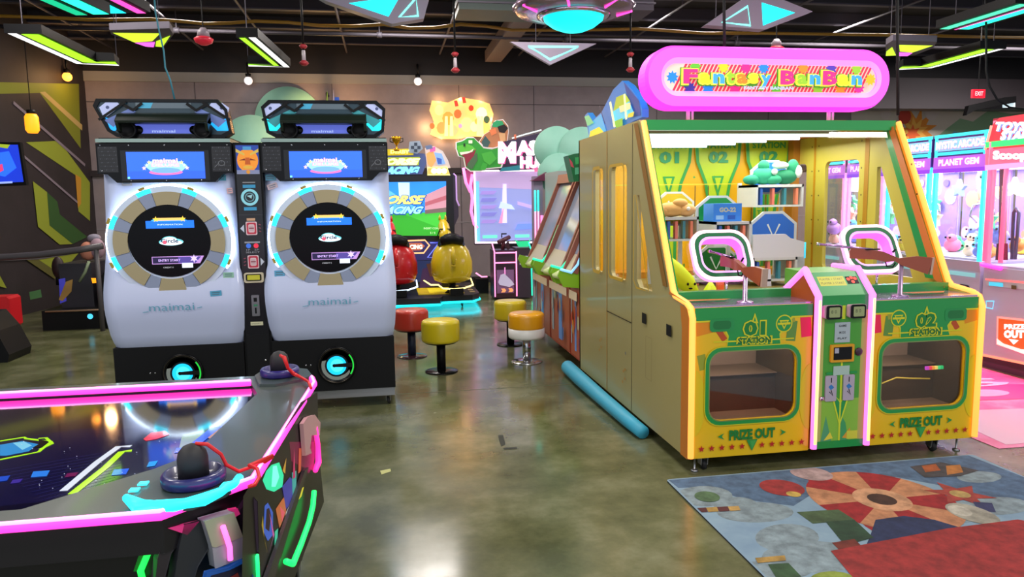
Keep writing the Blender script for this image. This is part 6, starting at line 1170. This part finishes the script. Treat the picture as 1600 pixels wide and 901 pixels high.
def pm_(h, e=0): 
    q = mat(h, .06, 0, e, 1.0); return q
pa = lambda l, h, e=.25: A.poly(l, pm_(h, e), True)
pa([(0, 690), (120, 670), (250, 668), (330, 690), (300, 740), (200, 770), (0, 790)], '#11103a', .1)
for k in range(14): A.line([(0+k*6, 735+4.2*k), (200-k*2, 700+4.5*k)], .003, pm_('#2a2a6a', .1), True)
GRL = '#a8e820'
A.line([(0, 689), (38, 683), (40, 685), (80, 690), (60, 706), (30, 712), (0, 718)], .012, pm_(GRL, .6), True)
pa([(0, 695), (35, 689), (60, 694), (45, 705), (10, 712), (0, 712)], '#2a8ad0', .4); pa([(20, 692), (38, 690), (50, 696), (35, 703)], '#7ac8e8', .4); pa([(60, 686), (78, 690), (66, 698), (50, 700), (62, 693)], '#101010', 0); 
A.line([(60, 685), (72, 684), (82, 693), (62, 702)], .01, pm_(GRL, .6), True)
A.line([(99, 767), (152, 722), (185, 698), (205, 697)], .022, pm_('#c8d0e0', .6), True); A.line([(112, 772), (165, 730), (190, 706), (206, 704)], .022, pm_(GRL, .7), True)
pa([(224, 686), (236, 676), (258, 673), (265, 679), (245, 686), (228, 689)], '#d82838', .5)
for x, y, w_, h_, c in ((52, 737, 26, 9, '#2a7ae0'), (178, 734, 24, 9, '#1c5ae0'), (0, 745, 16, 8, '#1c4ac0'), (20, 750, 16, 6, '#3a2a90'), (105, 740, 18, 6, '#6a1850'), (233, 722, 14, 8, '#1a90d8'), (276, 700, 30, 8, '#3a5ad0')): pa([(x, y), (x+w_, y-2), (x+w_-5, y+h_-2), (x-4, y+h_)], c, .4)
pa([(285, 680), (318, 672), (322, 680), (300, 700), (280, 700)], '#7f9a6a', .3); pa([(300, 692), (330, 668), (348, 666), (312, 695)], '#3a5ad0', .4); pa([(325, 684), (352, 664), (350, 672), (330, 688)], '#c88a4a', .3)
A.line([(138, 778), (150, 770), (210, 768)], .014, pm_('#2c8a2a', .5), True)
for k in range(30): x = 30+random.random()*260; y = 690+random.random()*75; pa([(x, y), (x+1.5, y), (x+1.5, y+.8), (x, y+.8)], '#c0c8e0', .4)
m.build('playfield', t)
PNK = em('#ff3ab4', 1.9); PNK2 = em('#ff9ae8', 1.5)
def neon2(pts, nm, r=.013, c=PNK, c2=PNK2, dz=.012):
    m = MB(); m.tube(pts, r, c, 8); m.build(nm, t); m = MB(); m.tube([(p[0], p[1]-.004, p[2]+r*.75) for p in pts], r*.5, c2, 6); m.build(nm+'_core', t)
neon2([(-2.9, Y0-.012, ZT+.006), (-.575, Y0-.014, ZT+.008), (-.388, 2.06, ZT+.008), (TX+.010, 3.16, ZT+.006), (TX-.01, 3.27, ZT+.006)], 'rim_neon')
neon2([(-2.75, 3.285, ZT+.004), (-.60, 3.255, ZT+.004)], 'far_rail_neon', .014)
# body
m = MB(); bo = [(-2.85, Y0+.03), (-.60, Y0+.03), (-.42, 2.08), (TX+.0, 3.2), (-.50, 3.38), (-2.85, 3.40)]; bb = [(-2.75, 2.05), (-.66, 2.05), (-.47, 2.20), (-.385, 3.14), (-.54, 3.26), (-2.75, 3.26)]; mid_ = [(-2.85, Y0+.06), (-.58, Y0+.06), (-.398, 2.10), (-.315, 3.24), (-.50, 3.38), (-2.85, 3.38)]
R1 = [V((p[0], p[1], ZT-.10)) for p in bo]; R2 = [V((p[0], p[1], .28)) for p in mid_]; R3 = [V((p[0], p[1], .13)) for p in bb]
for P_, Q_ in ((R1, R2), (R2, R3)): m.ring(P_, Q_, BODY)
m.add(R3, [tuple(range(6))], BODY); m.build('body', t)
for x, y in ((-.44, 3.06), (-.60, 2.15), (-2.6, 2.2), (-2.6, 3.1)): caster(t, x, y, .13, 1.6)
# end face artwork
n_ = (V(R2[3])-V(R2[2])).cross(V((0, 0, 1))); n_ = n_ if n_.x > 0 else -n_
A = Art(R2[2]+n_.normalized()*.012, (R2[3]-R2[2]), (0, 0, 1), None, .0002, n_)
pe = lambda l, h, e=.2, r=.35: A.poly(l, mat(h, r, 0, e), True)
pe([(380, 775), (470, 628), (496, 612), (498, 700), (460, 800), (430, 905), (378, 905)], '#131013', 0)
pe([(452, 690), (470, 690), (492, 690), (490, 735), (470, 728), (455, 720)], '#6a1038', .3)
pe([(424, 726), (436, 722), (443, 742), (441, 760), (428, 768), (416, 764), (410, 750), (416, 735)], '#22c890', .9); pe([(426, 728), (432, 727), (436, 745), (430, 760), (424, 760)], '#6af0c8', 1.0)
for l, c, e in (([(413, 790), (418, 785), (426, 800), (426, 835), (418, 845), (411, 830)], '#3a60c8', .3), ([(416, 795), (420, 793), (423, 805), (420, 830), (414, 825)], '#2a0a28', .1), ([(410, 805), (412, 840), (418, 865), (414, 850), (408, 820)], '#a8902a', .3), ([(420, 800), (428, 835), (420, 860), (426, 840)], '#c85aa0', .3), ([(430, 795), (440, 780), (448, 770), (446, 800), (436, 825)], '#c06a3a', .3), ([(440, 760), (452, 745), (458, 750), (455, 785), (446, 795)], '#3a3aa0', .3), ([(436, 790), (444, 800), (440, 815)], '#e05a6a', .3), ([(455, 738), (462, 735), (462, 760), (456, 775)], '#3aa8a0', .3), ([(460, 770), (474, 760), (470, 775), (462, 785)], '#d8c830', .5), ([(466, 700), (470, 700), (469, 735), (465, 740)], '#d05a3a', .3), ([(428, 830), (433, 825), (431, 860), (427, 868)], '#3ac8a0', .3), ([(440, 735), (446, 715), (444, 740)], '#c89a3a', .3), ([(458, 700), (460, 745), (456, 748)], '#c8286a', .3), ([(415, 885), (420, 875), (424, 895), (418, 902)], '#d83a4a', .5), ([(445, 800), (450, 790), (448, 810), (442, 822)], '#d8d8d0', .2), ([(456, 785), (461, 780), (458, 800)], '#e0405a', .3)): pe(l, c, e)
A.mb.build('end_artwork', t)
def npx(pts, nm, c, r, plane=None, core=None, off=0.012):
    P = []
    for x, y in pts: u_, v_ = plane.P(x, y); P.append(plane.o+plane.u*u_+plane.v*v_+plane.n*off)
    m = MB(); m.tube(P, r, c, 8); m.build(nm, t)
npx([(488, 668), (492, 695), (493, 722), (488, 735)], 'end_neon_pink', em('#ff2a8c', 2.0), .010, A)
npx([(486, 767), (484, 790), (478, 815), (465, 850), (452, 881), (441, 877)], 'end_neon_green', em('#18f060', 1.9), .010, A)
P = []; m = MB()
for x, y in [(466, 662), (473, 652), (485, 648), (494, 660), (493, 680), (480, 680), (477, 700), (480, 708), (470, 712)]: P.append(A.P(x, y))
m.prismw(P, A.o+A.n*.004, A.u, A.v, A.n*.014, mat('#c89a9c', .4)); m.build('end_bracket', t)
m = MB(); P = [A.P(x, y) for x, y in [(470, 735), (476, 730), (420, 905), (408, 905)]]; m.prismw(P, A.o+A.n*.003, A.u, A.v, A.n*.012, mat('#28242a', .3)); m.build('end_strut', t)
# chamfered near corner
c0, c1 = R2[1], R2[2]; n2 = (c1-c0).cross(V((0, 0, 1))); n2 = n2 if n2.y < 0 else -n2
B = Art(V((c0.x, c0.y, 0))+n2.normalized()*.02, (c1-c0), (0, 0, 1), None, .0004, n2)
def slab(pts, mt, d0, d1, nm):
    P = [B.P(x, y) for x, y in pts]; m = MB(); m.prismw(P, B.o+B.n*d0, B.u, B.v, B.n*(d1-d0), mt); m.build(nm, t, .002)
slab([(258, 818), (300, 812), (285, 830), (262, 860), (250, 905), (238, 905), (240, 870)], mat('#2a2428', .4), .0, .02, 'corner_bracket')
slab([(280, 815), (308, 808), (318, 850), (300, 880), (292, 905), (262, 905), (270, 850)], mat('#26282c', .4), .0, .03, 'corner_bracket')
slab([(304, 806), (350, 793), (364, 830), (364, 862), (322, 878), (316, 845)], mat('#9a9ea2', .35), .02, .05, 'corner_panel')
slab([(304, 806), (350, 793), (364, 830), (322, 846), (316, 845)], mat('#a4a88c', .35), .05, .052, 'corner_panel')
slab([(302, 901), (306, 884), (338, 876), (362, 864), (377, 888), (378, 908), (304, 908)], mat('#1a4a90', .4, 0, .35), .045, .06, 'corner_shield')
slab([(309, 901), (312, 888), (340, 880), (361, 870), (372, 889), (373, 908), (310, 908)], mat('#1a1c38', .4), .06, .062, 'corner_shield')
slab([(341, 890), (352, 884), (357, 897), (345, 906)], mat('#8a2222', .4), .062, .064, 'shield_emblem')
slab([(368, 795), (386, 770), (396, 780), (398, 860), (385, 850), (370, 820)], mat('#2e1a30', .4), .0, .02, 'corner_bracket')
npx([(330, 812), (337, 832), (341, 845), (342, 864)], 'corner_neon', em('#ff6acc', 1.8), .007, B, off=.06)
npx([(391, 862), (392, 880), (393, 910)], 'corner_green_neon', em('#1af070', 1.8), .008, B, off=.03)
C2 = Art((0, Y0+.03, 0), (1, 0, 0), (0, 0, 1)); npx([(254, 819), (238, 850), (222, 888), (226, 905)], 'side_green_neon', em('#1cf04a', 1.9), .008, C2)
m = MB(); P = [C2.P(x, y) for x, y in [(254, 819), (238, 850), (220, 890), (210, 890), (235, 815)]]; m.prismw(P, C2.o, C2.u, C2.v, C2.n*.008, mat('#0a7a20', .4)); m.build('side_strut', t)
for P_ in ([(258, 820), (300, 811), (284, 829)], [(350, 792), (362, 790), (365, 798), (352, 806)]): slab(P_, mat('#b82a6a', .4, 0, .5), .02, .03, 'corner_bracket')
# corner pads with cyan light
def pad(poly, nm='corner_pad'):
    P = [atZ(x, y, ZT+.012) for x, y in poly]; m = MB(); m.prism([(p.x, p.y) for p in P], 'z', ZT, ZT+.012, mat('#3e4a46', .3, coat=.3)); m.build(nm, t, .002)
pad([(200, 778), (222, 762), (245, 750), (285, 742), (340, 738), (372, 742), (378, 752), (352, 770), (300, 790), (225, 798)])
pad([(398, 586), (410, 578), (445, 572), (480, 576), (488, 586), (470, 592), (430, 600), (405, 600)])
m = MB(); P = [atZ(x, y, ZT+.022) for x, y in [(197, 777), (222, 794), (240, 790), (262, 791), (290, 786), (318, 780), (345, 768), (352, 761), (366, 756), (374, 746)]]
m.tube(P, [.010, .017, .013, .017, .013, .016, .012, .014, .010, .012], em('#22eeff', 1.5), 8); m.build('corner_pad_neon', t)
m = MB()
for p in ((224, 756), (210, 766)): q = atZ(p[0], p[1], ZT+.015); m.box((q.x-.012, q.y-.012, q.z), (q.x+.012, q.y+.012, q.z+.004), em('#3af0ff', 1.3))
m.build('pad_light', t)
org()
def mallet(x, y, label, cordpx, ring):
    zb = ZT+.013; t_ = thing('hockey_mallet', label, 'mallet', (x, y, zb), 'air hockey mallets resting on the corner pads'); RB = mat(ring, .35, coat=.3)
    m = MB(); m.lathe([(.078, 0), (.084, .006), (.084, .026), (.078, .034), (.070, .034), (.066, .014), (.0, .012)], (x, y, zb), RB, n=32); m.build('base', t_)
    m = MB(); m.lathe([(.040, .012), (.040, .07), (.036, .088), (.024, .102), (.010, .108), (.0, .109)], (x, y, zb), mat('#211f22', .6), n=24); m.build('knob', t_); org()
    return t_
pn = atZ(293, 768, ZT+.013); pf_ = atZ(436, 588, ZT+.013)
M1 = mallet(pn.x, pn.y+.07, 'black and blue air hockey mallet on the near corner pad', None, '#23245e')
M2 = mallet(pf_.x, pf_.y+.03, 'black and purple air hockey mallet on the far corner pad', None, '#2c2470')
m = MB(); y_ = pn.y+.07; P = [(pn.x+.01, y_, ZT+.122), (pn.x+.04, y_-.0, ZT+.118), (pn.x+.07, y_+.02, ZT+.08), (pn.x+.08, y_+.03, ZT+.045), (pn.x+.11, y_+.04, ZT+.02), (pn.x+.17, y_+.10, ZT+.02), (pn.x+.19, y_+.12, ZT+.03)]+[tuple(V(atZ(x, y, ZT+.03))) for x, y in [(390, 727), (402, 732), (405, 745), (398, 757), (388, 760)]]
m.tube(P, .005, mat('#c81a1c', .4, 0, .15), 8); org(M1.location); m.build('tether_cord', M1)['label'] = 'red cord looped over the rim'; org()
m = MB(); P = [tuple(V(atZ(x, y, ZT+h))) for x, y, h in [(438, 555, .13), (444, 558, .13), (450, 575, .08), (458, 583, .03), (472, 590, .02), (482, 596, .02), (486, 606, .03)]]
m.tube(P, .006, mat('#c81a1c', .4, 0, .15), 8); org(M2.location); m.build('tether_cord', M2)['label'] = 'red cord'; org()

# ================================================================== LEFT BACKGROUND
c = atY(0, 225, 11.4); t = thing('wall_television', 'television with a blue picture mounted high by the left mural', 'television', atY(14, 285, 11.4))
P = [atY(x, y, 11.4) for x, y in [(-60, 222), (31, 222), (41, 289), (-60, 293)]]; m = MB(); m.prism([(p.x, p.z) for p in P], 'y', 11.4, 11.48, BLK); m.tube([(P[0].x+.6, 11.48, P[0].z-.3), (-5.9, 11.9, P[0].z-.3)], .02, BLK, 6); m.build('housing', t)
m = MB(); A = Art((0, 11.4, 0), (1, 0, 0), (0, 0, 1), m, .002); A.poly([(-58, 226), (28, 226), (37, 284), (-58, 288)], em('#1a3ad0', .9), True); A.poly([(-10, 240), (14, 236), (26, 262), (8, 276), (-10, 272)], em('#2a6af0', 1), True); A.poly([(-4, 258), (4, 256), (6, 266), (-2, 270)], em('#e0407a', .9), True); A.poly([(0, 225), (16, 226), (12, 232), (0, 230)], em('#a8c030', .7), True); A.poly([(0, 284), (20, 283), (20, 286), (0, 287)], em('#9ab0f0', .9), True); m.build('screen', t); org()
m = MB(); m.tube([atY(x, y, 10.15) for x, y in [(-40, 398), (0, 402), (60, 398), (125, 390), (160, 384)]], .045, mat('#4f4b50', .4), 8); p = atY(-20, 401, 10.15); m.tube([p, (p.x, p.y, 0)], .03, mat('#4f4b50', .4), 8); p = atY(150, 386, 10.15); m.tube([p, (p.x, p.y, 0)], .03, mat('#4f4b50', .4), 8); lone('hand_rail', m, 'grey rail crossing before the mural at the left', 'rail', (-4.6, 10.6, 0))
t = thing('driving_game', 'dark driving game with an orange light between the mural and the left white cabinet', 'arcade machine', (-4.0, 10.6, 0))
m = MB(); m.box((-4.45, 10.35, 0), (-3.3, 11.6, .26), BLK); m.box((-4.3, 10.6, .26), (-3.9, 11.3, .85), mat('#2a2830', .4)); m.prism([(-3.85, .3), (-3.3, .3), (-3.3, .75), (-3.7, .78), (-3.85, .6)], 'y', 10.6, 11.4, BLK); m.box((-3.8, 11.3, .8), (-3.3, 11.5, 1.25), mat('#23212a', .4)); m.build('body', t)
m = MB(); A = Art((0, 10.6, 0), (1, 0, 0), (0, 0, 1), m, .003); A.poly([(92, 436), (102, 434), (104, 470), (94, 474)], em('#3a3aa8', .5), True); A.poly([(103, 440), (114, 436), (112, 455), (98, 470), (92, 468)], mat('#b8904a', .5), True); A.poly([(46, 456), (64, 452), (66, 464), (48, 468)], mat('#4a7a4a', .4, 0, .2), True); A.poly([(143, 434), (157, 434), (158, 441), (145, 442)], em('#ff9a10', 1.3), True); m.build('lit_panel', t)
m = MB(); A = Art((0, 10.34, 0), (1, 0, 0), (0, 0, 1), m, .003); A.poly(circ(*A.P(141, 494), .035), em('#4ac8f0', 1.1)); m.tube([(-4.4, 10.34, .25), (-3.3, 10.34, .25)], .012, mat('#8a7058', .4), 6); m.build('platform_edge', t)
m = MB(); m.ell(atY(91, 418, 10.75), (.08, .06, .15), mat('#2e1a1e', .5)); m.tube([atY(91, 425, 10.75), atY(91, 445, 10.75)], .03, BLK, 6); m.build('seat_back', t); m = MB(); m.tube([atY(124, 440, 10.6), atY(133, 425, 10.6), atY(139, 408, 10.6)], .02, mat('#8a9a7a', .4), 6); m.build('grab_bar', t); org()
plush('character_head', 'blurred orange and pink round figure head on the driving game beside the left white cabinet', 'figure', [(tuple(atY(137, 392, 10.9)), (.10, .08, .13), '#c8826a', 'head'), (tuple(atY(152, 388, 10.9)), (.10, .08, .14), '#a88a98', 'head_side'), (tuple(atY(147, 372, 10.95)), (.09, .07, .06), '#8a8494', 'cap')])
p = atY(8, 492, 10.0); m = MB(); m.box((p.x-.4, p.y, .1), (p.x+.06, p.y+.3, .50), mat('#c01c24', .4, 0, .1), .03); m.box((p.x-.35, p.y+.05, 0), (p.x, p.y+.25, .1), BLK); lone('red_bench', m, 'red bench cut off at the left edge of the view', 'bench', (p.x-.15, p.y+.1, 0))
p = atZ(12, 566, 0); m = MB(); m.prism([(p.x-.6, 0), (p.x, 0), (p.x+.02, .08), (p.x-.08, .33), (p.x-.2, .5), (p.x-.6, .5)], 'y', p.y, p.y+.5, BLK); lone('black_seat_base', m, 'black curved base of a machine cut off at the left edge above the pink rim', 'machine base', (p.x-.3, p.y+.25, 0))
for px, py, yy, l in ((448, 138, 13.9, 1),):
    pass
m = MB()
for k, (x, h, c) in enumerate(((511, 141, '#9ab040'), (521, 140, '#b0a8b8'))): m.prism([(p.x, p.z) for p in [atY(x-2, 168, 10.4), atY(x+2, 168, 10.4), atY(x, h, 10.4)]], 'y', 10.4, 10.43, mat(c, .5, 0, .2))
p = [atY(x, y, 10.4) for x, y in [(523, 152), (530, 152), (531, 168), (523, 168)]]; m.prism([(q.x, q.z) for q in p], 'y', 10.38, 10.4, mat('#2a5ac0', .4, 0, .3)); m.prism([(q.x, q.z) for q in [atY(505, 166, 10.4), atY(535, 166, 10.4), atY(535, 225, 10.4), atY(505, 225, 10.4)]], 'y', 10.4, 10.45, DGY); m.tube([(p[0].x, 10.43, p[3].z), (p[0].x, 10.43, 0)], .03, DGY, 8)
lone('pencil_topper', m, 'small topper with two pointed tips showing above the right dance cabinet', 'topper', (p[0].x, 10.4, 0))
